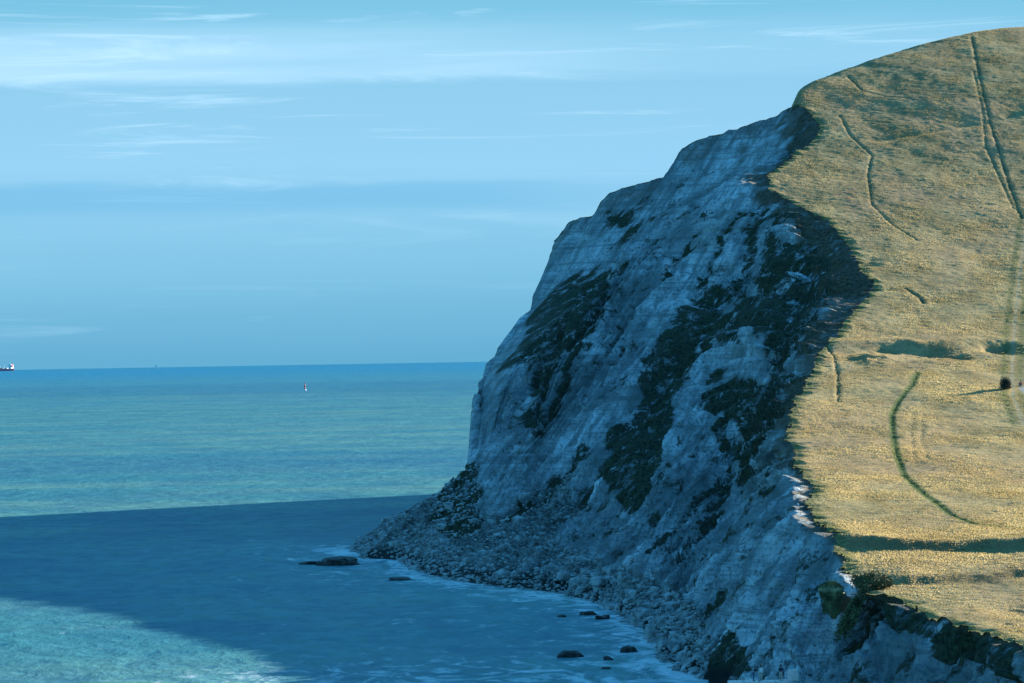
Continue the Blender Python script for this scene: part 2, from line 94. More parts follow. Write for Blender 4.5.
GULLIES = [[[[16.188,0.8],[16.062,0.788],[15.812,0.763],[15.562,0.738],[15.375,0.7],[15.25,0.688],[15.188,0.663],[15.188,0.638],[15.25,0.613],[15.25,0.588],[15.188,0.575],[15.188,0.55],[15.25,0.525],[15.188,0.5],[15.125,0.475]],2.2],[[[21.125,0.8],[21.0,0.775],[19.438,0.713],[16.438,0.65],[16.375,0.638],[16.375,0.613],[16.375,0.588],[16.375,0.562],[16.25,0.55],[16.25,0.525],[16.25,0.5],[16.188,0.475],[16.125,0.45],[15.938,0.438],[15.875,0.413],[15.875,0.388],[15.688,0.375],[15.625,0.35],[15.562,0.325]],2.0],[[[11.125,0.863],[11.062,0.825],[11.0,0.775],[11.0,0.725],[11.0,0.688],[11.0,0.638],[11.0,0.6],[11.0,0.562],[11.0,0.513],[10.938,0.475],[11.0,0.425],[11.062,0.375],[11.062,0.338],[11.062,0.3]],2.6],[[[9.375,0.913],[9.312,0.863],[9.312,0.812],[9.25,0.763],[9.188,0.725],[9.25,0.675],[9.25,0.638],[9.312,0.588],[9.375,0.537],[9.375,0.488],[9.438,0.438],[9.562,0.375]],2.2],[[[7.062,0.875],[7.0,0.8],[6.938,0.738],[6.875,0.65],[6.875,0.575],[6.812,0.5],[6.812,0.413],[6.75,0.325],[6.75,0.238]],1.8],[[[12.75,0.663],[12.625,0.638],[12.562,0.613],[12.5,0.588],[12.438,0.55],[12.375,0.525],[12.312,0.488],[12.312,0.463],[12.312,0.438],[12.312,0.4],[12.312,0.375],[12.312,0.35],[12.25,0.312],[12.25,0.288],[12.25,0.25]],2.2],[[[16.625,0.913],[16.438,0.888],[16.25,0.863],[16.0,0.838],[15.75,0.825],[15.5,0.8],[15.188,0.788],[14.812,0.763]],2.0],[[[14.875,0.812],[14.562,0.788],[14.375,0.775],[14.125,0.75],[13.938,0.725],[13.812,0.7],[13.75,0.675],[13.688,0.65],[13.625,0.625],[13.562,0.6],[13.5,0.575],[13.438,0.55],[13.312,0.525],[13.312,0.5],[13.312,0.475],[13.312,0.438],[13.312,0.413],[13.375,0.388],[13.375,0.363],[13.375,0.325],[13.312,0.3],[13.25,0.263],[13.125,0.225]],7],[[[13.688,0.6],[13.688,0.575],[13.688,0.55],[13.625,0.525],[13.625,0.488],[13.625,0.463],[13.688,0.438],[13.75,0.413],[13.812,0.388],[13.938,0.363],[14.0,0.338],[14.062,0.312],[14.125,0.275],[14.125,0.25],[14.25,0.225],[14.375,0.2],[14.438,0.175],[14.5,0.15]],4],[[[17.062,0.638],[17.0,0.613],[21.188,0.7],[20.125,0.65],[18.625,0.613],[18.312,0.588],[18.375,0.575],[18.125,0.55],[17.125,0.45],[17.125,0.425],[18.062,0.488],[17.5,0.413],[16.562,0.35],[16.375,0.325]],6],[[[5.0,1.0],[5.062,0.863],[5.125,0.725],[5.125,0.638],[5.125,0.55],[5.125,0.45],[5.062,0.363]],4],[[[12.062,0.875],[11.812,0.85],[11.562,0.825],[11.375,0.8],[11.188,0.775],[11.062,0.738],[10.938,0.7],[10.812,0.663],[10.688,0.625],[10.625,0.588],[10.5,0.55],[10.438,0.513],[10.438,0.463],[10.438,0.413]],4],[[[16.0,0.988],[15.812,0.975],[15.625,0.963],[15.375,0.938],[15.125,0.925],[14.875,0.913],[14.562,0.913],[14.25,0.913],[13.938,0.913],[13.625,0.913],[13.375,0.9],[13.125,0.9],[12.875,0.888],[12.562,0.888]],5],[[[8.625,0.525],[8.625,0.475],[8.688,0.425],[8.75,0.363],[8.812,0.3],[8.812,0.238],[8.812,0.163],[8.75,0.075]],4],[[[19.312,0.975],[19.125,0.963],[18.875,0.95],[17.938,0.975],[17.375,1.0],[17.0,1.0],[16.812,0.975],[16.562,0.938],[16.375,0.913],[16.125,0.888],[15.875,0.875],[15.625,0.863],[15.25,0.838],[14.875,0.825],[14.562,0.825]],4]]
TRACKS = {"rut_a":[[157.01,1439.67],[154.32,1407.72],[151.84,1377.94],[149.65,1351.09],[147.94,1327.02],[146.38,1304.49],[144.79,1282.12],[143.42,1259.13],[142.06,1236.6],[140.67,1214.22],[139.26,1192.0],[137.78,1169.63],[135.33,1127.35]],"rut_b":[[149.46,1366.37],[146.82,1330.42],[144.55,1298.32],[141.85,1270.85],[139.11,1243.23],[138.03,1212.83],[136.86,1182.59],[135.21,1143.86]],"crack_a":[[100.94,1297.39],[101.27,1264.83],[103.11,1248.32],[104.89,1231.97],[100.98,1200.49],[99.46,1176.73],[97.9,1152.65],[99.25,1136.14],[100.51,1119.63],[102.6,1107.13],[104.62,1094.63]],"crack_b":[[109.16,1367.14],[111.07,1337.21],[117.3,1326.56],[121.57,1322.39],[125.8,1318.07],[130.02,1314.06]],"crack_c":[[68.05,924.89],[68.23,904.83],[66.32,869.5],[62.4,819.35]],"crack_d":[[94.12,1016.86],[96.16,1003.59],[96.13,993.87]],"dip_a":[[109.36,1255.89],[114.63,1259.74],[119.93,1263.6],[125.26,1267.46],[131.17,1271.78],[137.13,1276.25],[143.11,1280.57],[149.78,1287.36],[156.49,1294.0]],"lane":[[142.69,1147.87],[137.24,1132.13],[132.96,1102.5],[128.7,1072.72],[124.48,1042.94],[121.15,1018.56],[117.88,994.49],[114.62,970.42],[111.3,945.57],[108.21,921.04],[105.01,895.42],[101.79,869.5],[98.78,843.42],[95.8,817.5],[92.41,772.28]],"ditch":[[82.92,872.58],[79.22,846.66],[74.47,821.05],[70.48,794.04],[67.45,758.55],[64.92,723.21],[62.89,686.8],[62.74,668.44],[62.56,650.54],[62.62,632.17],[62.68,614.89],[64.46,598.23],[66.41,595.14],[68.32,592.05],[70.24,589.12],[72.38,586.34],[74.49,583.57]],"tramline_a":[[74.66,798.83],[72.28,773.83],[69.94,749.29],[66.19,702.85]],"tramline_b":[[76.86,798.36],[74.15,773.52],[71.5,748.98],[68.84,709.64]],"scarp":[[43.4,567.36],[45.18,566.28],[46.96,565.36],[49.11,563.51],[51.26,561.81],[53.68,561.81],[56.09,561.81],[58.52,561.96],[60.51,560.88],[62.51,559.96],[64.49,558.88],[66.47,557.95],[68.19,557.03],[69.9,556.1],[71.6,555.17],[73.3,554.25]],"bank":[[69.21,911.93],[74.59,914.86],[79.15,917.95],[83.73,920.88],[86.58,916.87],[89.39,912.7],[92.8,914.71],[96.22,916.56],[99.66,918.57],[102.95,919.03],[106.23,919.49]],"scarp_b":[[47.87,525.39],[49.78,526.01],[51.7,526.78],[53.62,527.4],[55.76,528.17],[57.9,528.79],[60.03,529.4],[62.0,530.33],[64.0,531.41],[65.99,532.34],[67.98,533.26]]}
PITS = [[[88.6,909.16],4.2,7,2.6],[[81.11,915.79],4.5,6,1.5],[[92.84,904.83],3.5,6,1.6],[[104.96,917.8],4,8,2.4],[[76.5,899.9],4,8,-1.6],[[95.78,900.67],3,6,1.0],[[58.64,497.15],3.5,5,1.2],[[56.97,479.41],3,4,1.0],[[88.81,1060.22],3,5,0.8]]
SPOTS = {"rock_a":[7.76,630.26,0.0],"rock_b":[13.21,622.8,0.0],"rock_c":[12.53,605.2,0.0],"reef_a":[-38.35,920.08,0.0],"reef_b":[-44.25,926.5,0.0],"reef_c":[-23.45,854.39,-0.0],"rock_d":[12.2,730.15,0.0],"rock_e":[14.35,718.56,0.0],"rock_f":[16.56,638.65,0.0],"rock_g":[7.7,725.86,0.0],"buoy":[-278.04,5707.74,0.0],"shrub":[43.53,522.15,15.28],"lane_shrub":[96.21,832.46,35.79],"sitter":[99.98,839.41,36.45],"edge_shrub_b":[41.04,512.74,14.64]}
R = math.radians
NBLADE = 700000
WALL = (27.46, 486.0, 7.13)
WLEN = 7.06
PPL = (-0.62, 0.23, 2.51)
SHIP = (-2584.0, 21500.0)
SAIL = (-1796.0, 21500.0)
PINP = (38.50, 522.00, 15.38)
SUNDIR = (R(46.0), R(12.4))
EXPO = 1.87
SKYSTR = 0.063
TINT = (.37, 1.42, 1.78)
LOWA = (.58, 1.95, 3.4)
LOWB = (1.0, 2.5, 3.9)
HAZEC = (1.75, 3.4, 4.7)
CLOUDC = (2.9, 4.3, 5.3)


R = math.radians
scene = bpy.context.scene
COL = scene.collection
random.seed(4)

# ------------------------------------------------------------------ helpers
def link(o, parent=None):
    COL.objects.link(o)
    if parent is not None: o.parent = parent
    return o

def tag(o, label=None, cat=None, group=None, kind=None):
    if label: o['label'] = label
    if cat: o['category'] = cat
    if group: o['group'] = group
    if kind: o['kind'] = kind
    return o

def empty(name, loc, rz=0.0):
    o = bpy.data.objects.new(name, None); o.empty_display_size = 0.5
    o.location = loc; o.rotation_euler = (0, 0, rz)
    return link(o)

def grid_object(name, P, mat, attrs=None, flip=False):
    n, m = P.shape[:2]
    me = bpy.data.meshes.new(name)
    idx = np.arange(n * m).reshape(n, m)
    q = np.stack([idx[:-1, :-1], idx[1:, :-1], idx[1:, 1:], idx[:-1, 1:]], -1).reshape(-1, 4)
    if flip: q = q[:, ::-1]
    me.vertices.add(n * m); me.vertices.foreach_set('co', P.reshape(-1).astype(np.float32))
    nf = len(q)
    me.loops.add(nf * 4); me.loops.foreach_set('vertex_index', q.reshape(-1).astype(np.int32))
    me.polygons.add(nf)
    me.polygons.foreach_set('loop_start', (np.arange(nf) * 4).astype(np.int32))
    me.polygons.foreach_set('use_smooth', np.ones(nf, bool))
    for k, v in (attrs or {}).items():
        a = me.attributes.new(k, 'FLOAT', 'POINT'); a.data.foreach_set('value', v.reshape(-1).astype(np.float32))
    me.update(calc_edges=True); me.validate()
    me.materials.append(mat)
    return link(bpy.data.objects.new(name, me))

def poly_object(name, verts, faces, mat, parent=None, smooth=False, mats=None, fm=None):
    me = bpy.data.meshes.new(name); me.from_pydata([tuple(v) for v in verts], [], faces); me.update()
    for m_ in (mats or [mat]): me.materials.append(m_)
    if fm is not None: me.polygons.foreach_set('material_index', np.array(fm, np.int32))
    if smooth: me.polygons.foreach_set('use_smooth', np.ones(len(me.polygons), bool))
    return link(bpy.data.objects.new(name, me), parent)

def bm_object(name, bm, mat, parent=None, smooth=False):
    me = bpy.data.meshes.new(name); bm.to_mesh(me); bm.free()
    me.materials.append(mat)
    if smooth: me.polygons.foreach_set('use_smooth', np.ones(len(me.polygons), bool))
    return link(bpy.data.objects.new(name, me), parent)

def box_bm(bm, c, s, rot=None, bevel=0.0):
    r = bmesh.ops.create_cube(bm, size=1.0)
    vs = r['verts']
    M = Matrix.Translation(Vector(c)) @ (rot or Matrix.Identity(4)) @ Matrix.Diagonal((*s, 1))
    bmesh.ops.transform(bm, matrix=M, verts=vs)
    if bevel:
        es = list({e for v in vs for e in v.link_edges})
        bmesh.ops.bevel(bm, geom=es, offset=bevel, segments=2, affect='EDGES')

def loft_bm(bm, rings):
    """rings: lists of 3D points of equal length, bottom to top, capped"""
    rr = [[bm.verts.new(p) for p in r] for r in rings]
    n = len(rr[0])
    for a, b in zip(rr, rr[1:]):
        for i in range(n): bm.faces.new((a[i], a[(i + 1) % n], b[(i + 1) % n], b[i]))
    bm.faces.new(rr[0][::-1]); bm.faces.new(rr[-1])

def tube_bm(bm, p, q, r0, r1, n=8):
    p, q = Vector(p), Vector(q); d = (q - p).normalized()
    u = d.orthogonal().normalized(); w = d.cross(u)
    ring = lambda c, r: [c + (u * math.cos(2 * math.pi * i / n) + w * math.sin(2 * math.pi * i / n)) * r for i in range(n)]
    loft_bm(bm, [ring(p, r0), ring(q, r1)])

# ------------------------------------------------------------------ materials
class Mat:
    def __init__(s, name):
        s.m = bpy.data.materials.new(name); s.m.use_nodes = True
        s.t = s.m.node_tree; s.t.nodes.clear()
        s.out = s.n('ShaderNodeOutputMaterial'); s.b = s.n('ShaderNodeBsdfPrincipled')
        s.l(s.b.outputs[0], s.out.inputs[0])
        s.geo = s.n('ShaderNodeNewGeometry')
    def n(s, t, **k):
        x = s.t.nodes.new(t)
        for a, b in k.items(): setattr(x, a, b)
        return x
    def l(s, a, b): s.t.links.new(a, b)
    def put(s, v, inp):
        if isinstance(v, bpy.types.NodeSocket): s.l(v, inp)
        elif isinstance(v, (tuple, list)) and len(v) == 3 and inp.type == 'RGBA': inp.default_value = (*v, 1)
        else: inp.default_value = v
    def math(s, op, a, b=0.0, clamp=False):
        x = s.n('ShaderNodeMath', operation=op, use_clamp=clamp); s.put(a, x.inputs[0]); s.put(b, x.inputs[1]); return x.outputs[0]
    def pos(s, scale=(1, 1, 1), rot=(0, 0, 0)):
        x = s.n('ShaderNodeMapping'); x.inputs['Scale'].default_value = scale; x.inputs['Rotation'].default_value = rot
        s.l(s.geo.outputs['Position'], x.inputs['Vector']); return x.outputs[0]
    def posr(s, size, rot=(0, 0, 0)):
        x = s.n('ShaderNodeMapping', vector_type='TEXTURE'); x.inputs['Scale'].default_value = size; x.inputs['Rotation'].default_value = rot
        s.l(s.geo.outputs['Position'], x.inputs['Vector']); return x.outputs[0]
    def noise(s, vec, scale=1.0, detail=4, rough=0.55, dist=0.0):
        x = s.n('ShaderNodeTexNoise'); s.l(vec, x.inputs['Vector'])
        x.inputs['Scale'].default_value = scale; x.inputs['Detail'].default_value = detail
        x.inputs['Roughness'].default_value = rough; x.inputs['Distortion'].default_value = dist
        return x.outputs['Fac']
    def attr(s, name):
        return s.n('ShaderNodeAttribute', attribute_name=name).outputs['Fac']
    def ramp(s, v, a, b, lo=0.0, hi=1.0):
        x = s.n('ShaderNodeMapRange', interpolation_type='SMOOTHSTEP'); s.put(v, x.inputs[0])
        x.inputs[1].default_value = a; x.inputs[2].default_value = b; x.inputs[3].default_value = lo; x.inputs[4].default_value = hi
        return x.outputs[0]
    def mix(s, f, a, b):
        x = s.n('ShaderNodeMix', data_type='RGBA'); s.put(f, x.inputs[0]); s.put(a, x.inputs[6]); s.put(b, x.inputs[7]); return x.outputs[2]
    def bump(s, h, strength=0.5, dist=0.3, prev=None):
        x = s.n('ShaderNodeBump'); x.inputs['Strength'].default_value = strength; x.inputs['Distance'].default_value = dist
        s.put(h, x.inputs['Height'])
        if prev is not None: s.l(prev, x.inputs['Normal'])
        return x.outputs[0]
    def done(s, col, rough=0.9, nrm=None, spec=0.3):
        s.put(col, s.b.inputs['Base Color']); s.put(rough, s.b.inputs['Roughness'])
        s.b.inputs['Specular IOR Level'].default_value = spec
        if nrm is not None: s.l(nrm, s.b.inputs['Normal'])
        return s.m

def plain(name, c, rough=0.7, var=0.12, scale=3.0, spec=0.3):
    m = Mat(name); f = m.noise(m.pos(), scale, 4)
    return m.done(m.mix(m.ramp(f, .3, .7), tuple(x * (1 - var) for x in c), tuple(x * (1 + var) for x in c)), rough,
                  m.bump(f, .2, .02), spec)

def mat_cliff():
    m = Mat('chalk')
    veg_shade, rub = m.attr('veg_shade'), m.attr('rubble')
    big = m.noise(m.pos((.05, .03, .05)), 1, 5, .6)
    strk = m.noise(m.posr((22, 16, 2.0), (0, -1.0, 0)), 1, 8, .68, .4)       # run-off streaks down the face
    flute = m.noise(m.pos((1.5, .8, .16)), 1, 6, .7, .3)
    bed = m.noise(m.pos((.015, .012, .8)), 1, 6, .75, .2)        # flint and marl beds
    thin = m.noise(m.pos((.06, .04, 3.2)), 1, 3, .6, .2)
    fine = m.noise(m.pos((1, .7, 1)), 1.3, 7, .75)
    mid = m.noise(m.pos((.20, .13, .16)), 1, 7, .68, .5)
    c = m.mix(m.ramp(strk, .38, .60), (.25, .295, .30), (.70, .77, .75))
    c = m.mix(m.ramp(big, .40, .62, 0, .6), c, (.24, .265, .235))
    c = m.mix(m.ramp(bed, .50, .60, 0, .55), c, (.17, .20, .20))
    c = m.mix(m.ramp(thin, .54, .62, 0, .3), c, (.12, .14, .14))
    c = m.mix(m.ramp(mid, .52, .64, 0, .55), c, (.13, .155, .12))
    c = m.mix(m.ramp(flute, .53, .64, 0, .7), c, (.10, .125, .12))
    c = m.mix(m.ramp(fine, .54, .66, 0, .75), c, (.08, .10, .09))
    grn = m.mix(m.ramp(fine, .38, .68), (.014, .024, .014), (.085, .10, .05))
    grn = m.mix(m.ramp(m.noise(m.pos((.15, .1, .15)), 1, 5, .6), .5, .7, 0, .7), grn, (.075, .08, .055))
    c = m.mix(m.math('MULTIPLY', m.ramp(veg_shade, 0, .36), m.ramp(big, .35, .65, .1, .6)), c, (.13, .165, .16))
    rb = m.noise(m.pos((1, .8, 1)), .75, 5, .7)
    rc = m.mix(m.ramp(rb, .35, .66), (.055, .065, .06), (.27, .29, .26))
    c = m.mix(m.math('MULTIPLY', rub, m.ramp(m.noise(m.pos((.1, .06, .1)), 1, 4), .30, .5, .45, 1)), c, rc)
    # scrub and painted shadow wedges: thick where the mask is full, thinning out over ledges and runnels at its rim
    n1 = m.noise(m.posr((11, 8, 3.2), (0, -.85, 0)), 1, 9, .74, .4)
    vb = m.math('ADD', m.math('MULTIPLY', veg_shade, .55), m.math('MULTIPLY', n1, 1.9))
    vb = m.math('ADD', vb, m.math('MULTIPLY', m.math('SUBTRACT', fine, .5), .5))
    vf = m.ramp(vb, 1.30, 1.46)
    c = m.mix(vf, c, grn)
    c = m.mix(m.math('MULTIPLY', m.attr('rim'), .85), c, m.mix(m.ramp(fine, .35, .65), (.055, .04, .022), (.20, .145, .085)))   # soil and roots under the turf
    z = m.n('ShaderNodeSeparateXYZ'); m.l(m.geo.outputs['Position'], z.inputs[0])
    wet = m.ramp(m.math('ADD', z.outputs[2], m.math('MULTIPLY', fine, -2.0)), .2, 2.0, 1, 0)
    c = m.mix(wet, c, (.02, .024, .02))
    h = m.math('ADD', m.math('MULTIPLY', flute, 1.2), m.math('MULTIPLY', strk, 1.2))
    h = m.math('ADD', h, m.math('MULTIPLY', bed, .6)); h = m.math('ADD', h, m.math('MULTIPLY', fine, .35))
    h = m.math('ADD', h, m.math('MULTIPLY', thin, .15)); h = m.math('ADD', h, m.math('MULTIPLY', m.math('MULTIPLY', fine, vf), .8))
    h = m.math('ADD', h, m.math('MULTIPLY', m.math('MULTIPLY', rb, rub), 1.0))
    return m.done(c, .95, m.bump(h, .8, .9), .15)

def mat_grass():
    m = Mat('dry_grass')
    wet, bare, stone, soil = m.attr('green'), m.attr('bare'), m.attr('stone'), m.attr('soil')
    big = m.noise(m.pos((.02, .009, .02), (0, 0, .3)), 1, 5, .6, .6)
    mid = m.noise(m.pos((.12, .05, .1)), 1, 5, .62, .4)
    fine = m.noise(m.pos((1, .6, 1)), 1.0, 6, .72)
    tiny = m.noise(m.pos(), 3.2, 4, .7)
    c = m.mix(m.ramp(mid, .34, .64), (.22, .17, .07), (.39, .295, .13))
    c = m.mix(m.ramp(big, .42, .66, 0, .75), c, (.40, .25, .125))
    c = m.mix(m.ramp(m.noise(m.pos((.05, .02, .05)), 1, 5, .6, 1.), .50, .66, 0, .8), c, (.20, .165, .07))
    c = m.mix(m.ramp(fine, .48, .70, 0, .8), c, (.16, .135, .06))
    c = m.mix(m.ramp(tiny, .55, .75, 0, .55), c, (.55, .43, .21))
    c = m.mix(m.ramp(m.noise(m.pos((.09, .05, .09)), 1, 6, .7, .6), .60, .70, 0, .5), c, (.20, .095, .055))
    ga = m.ramp(m.math('ADD', wet, m.math('MULTIPLY', m.math('SUBTRACT', fine, .5), .9)), .25, .75)
    c = m.mix(ga, c, m.mix(fine, (.035, .06, .018), (.12, .16, .045)))
    c = m.mix(m.ramp(bare, .2, .8), c, (.34, .30, .18))
    c = m.mix(m.ramp(soil, .2, .8), c, (.085, .05, .028))
    st = m.mix(m.ramp(m.noise(m.pos(), 2.2, 4, .8), .4, .6), (.12, .12, .10), (.46, .45, .42))
    c = m.mix(stone, c, st)
    h = m.math('ADD', fine, m.math('MULTIPLY', tiny, .45))
    return m.done(c, 1.0, m.bump(h, .5, .4), .05)

def mat_sea():
    m = Mat('sea_water')
    sh, foamA = m.attr('shore'), m.attr('surf')
    sep = m.n('ShaderNodeSeparateXYZ'); m.l(m.geo.outputs['Position'], sep.inputs[0])
    y = sep.outputs[1]
    b1 = m.noise(m.pos((.00035, .0016, 1)), 1, 5, .6, .5)
    b2 = m.noise(m.pos((.004, .012, 1)), 1, 5, .6, .5)
    # silty green inshore, clear blue offshore, cloud-shadow bands painted dark into the water
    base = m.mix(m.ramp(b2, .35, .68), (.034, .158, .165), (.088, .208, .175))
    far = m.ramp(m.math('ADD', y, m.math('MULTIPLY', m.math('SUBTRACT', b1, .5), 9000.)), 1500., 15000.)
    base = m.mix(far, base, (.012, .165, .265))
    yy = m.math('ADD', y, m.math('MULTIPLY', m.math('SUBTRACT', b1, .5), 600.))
    cloud_shade = m.math('MULTIPLY', m.ramp(yy, 1620., 1740.), m.ramp(yy, 1900., 2150., 1, 0))
    base = m.mix(m.math('MULTIPLY', cloud_shade, .55), base, (.004, .085, .15))
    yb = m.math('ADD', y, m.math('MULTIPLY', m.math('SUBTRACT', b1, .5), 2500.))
    cloud_shade = m.math('MULTIPLY', m.ramp(yb, 4600., 5400.), m.ramp(yb, 6800., 8200., 1, 0))
    base = m.mix(m.math('MULTIPLY', cloud_shade, .35), base, (.002, .075, .155))
    w1 = m.noise(m.pos((.20, .075, 1), (0, 0, .2)), 1, 6, .65, .6)
    w2 = m.noise(m.pos((.8, .30, 1), (0, 0, -.2)), 1, 5, .7, .4)
    w3 = m.noise(m.pos((.03, .012, 1), (0, 0, .1)), 1, 4, .6, .5)
    base = m.mix(m.ramp(w1, .44, .64, .0, .42), base, m.mix(.5, base, (.10, .34, .40)))  # ripple shading painted into the water colour: lighter crests, darker troughs
    base = m.mix(m.ramp(w3, .35, .6, .35, .0), base, (.002, .07, .15))
    base = m.mix(m.math('SUBTRACT', .5, m.ramp(w1, .34, .50, .0, .5)), base, (.003, .085, .16))
    base = m.mix(m.math('SUBTRACT', .35, m.ramp(w2, .34, .48, .0, .35)), base, (.003, .085, .16))
    # foam: rare white caps, streaky surf near the rocks
    cap = m.math('MULTIPLY', m.ramp(w1, .70, .76), m.ramp(w2, .56, .66))
    f1 = m.noise(m.pos((.16, .07, 1), (0, 0, .2)), 1, 8, .72, 1.4)
    surf = m.ramp(m.math('ADD', f1, m.math('MULTIPLY', foamA, .30)), .62, .84)
    milky = m.math('MULTIPLY', sh, m.ramp(f1, .35, .62))
    base = m.mix(m.math('MULTIPLY', milky, .55), base, (.07, .27, .30))
    base = m.mix(m.math('MAXIMUM', cap, m.math('MULTIPLY', surf, .8)), base, (.62, .68, .68))
    h = m.math('ADD', m.math('MULTIPLY', w1, 1.4), m.math('MULTIPLY', w2, .45))
    h = m.math('ADD', h, m.math('MULTIPLY', w3, 3.0))
    m.done(base, m.ramp(cap, 0, 1, .5, .8), m.bump(h, .45, 1.2), .04)
    m.b.inputs['IOR'].default_value = 1.33
    return m.m

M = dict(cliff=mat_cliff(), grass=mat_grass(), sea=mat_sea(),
         wetrock=plain('wet_rock', (.035, .038, .034), .7, .5, 1.2),
         rubble=plain('chalk_rubble', (.24, .27, .26), .95, .5, .6),
         concrete=plain('pink_concrete', (.62, .50, .44), .9, .15, 1.5),
         leaf=plain('gorse_leaf', (.10, .105, .045), .9, .6, .9),
         leafdark=plain('bramble_leaf', (.045, .05, .03), .9, .5, 1.0),
         stem=plain('woody_stem', (.10, .075, .05), .9),
         skin=plain('skin', (.50, .33, .25), .6, .05), hair=plain('dark_hair', (.03, .022, .016), .8),
         navy=plain('navy_cloth', (.018, .025, .05), .9), white=plain('white_cloth', (.72, .72, .70), .9, .05),
         denim=plain('blue_denim', (.06, .11, .20), .9), tan=plain('pale_trousers', (.42, .38, .32), .9),
         red=plain('red_cloth', (.62, .07, .04), .9), grey=plain('grey_cloth', (.10, .11, .12), .9),
         hull=plain('red_hull_paint', (.75, .22, .27), .5), shipwhite=plain('ship_white_paint', (.80, .80, .78), .4, .03),
         deck=plain('ship_deck_paint', (.20, .24, .22), .7), black=plain('black_paint', (.02, .02, .02), .6),
         glass=plain('dark_glass', (.03, .05, .07), .15, .05), buoyred=plain('buoy_red_paint', (.6, .05, .03), .5),
         earth=plain('turfy_chalk', (.22, .20, .10), .95, .5, 1.5),
         boot=plain('boot_leather', (.03, .024, .02), .8))

# ------------------------------------------------------------------ masks in the face's own (station, height) coordinates
def in_poly(px, py, poly):
    poly = np.asarray(poly, float); res = np.zeros(px.shape, bool)
    x0, y0 = poly.min(0); x1, y1 = poly.max(0)
    sel = (px >= x0) & (px <= x1) & (py >= y0) & (py <= y1)
    if not sel.any(): return res
    a, b = px[sel], py[sel]; r = np.zeros(a.shape, bool)
    for (ax, ay), (bx, by) in zip(poly, np.roll(poly, -1, 0)):
        if ay == by: continue
        c = ((ay > b) != (by > b)) & (a < (bx - ax) * (b - ay) / (by - ay) + ax)
        r ^= c
    res[sel] = r; return res

def blur(a, k=2):
    for _ in range(k):
        p = np.pad(a, 1, mode='edge')
        a = (p[:-2, 1:-1] + p[2:, 1:-1] + p[1:-1, :-2] + p[1:-1, 2:] + 2 * a) / 6
    return a

def dist_line(X, Y, pts, reach):
    """distance from (X, Y) to a polyline, far beyond reach elsewhere"""
    d = np.full(X.shape, 1e6); pts = np.asarray(pts, float)
    lo, hi = pts.min(0) - reach, pts.max(0) + reach
    sel = (X > lo[0]) & (X < hi[0]) & (Y > lo[1]) & (Y < hi[1])
    if not sel.any(): return d
    x, y = X[sel], Y[sel]; b = np.full(x.shape, 1e6)
    for (ax, ay), (bx, by) in zip(pts, pts[1:]):
        vx, vy = bx - ax, by - ay; t = np.clip(((x - ax) * vx + (y - ay) * vy) / max(vx * vx + vy * vy, 1e-9), 0, 1)
        b = np.minimum(b, np.hypot(x - ax - t * vx, y - ay - t * vy))
    d[sel] = b; return d

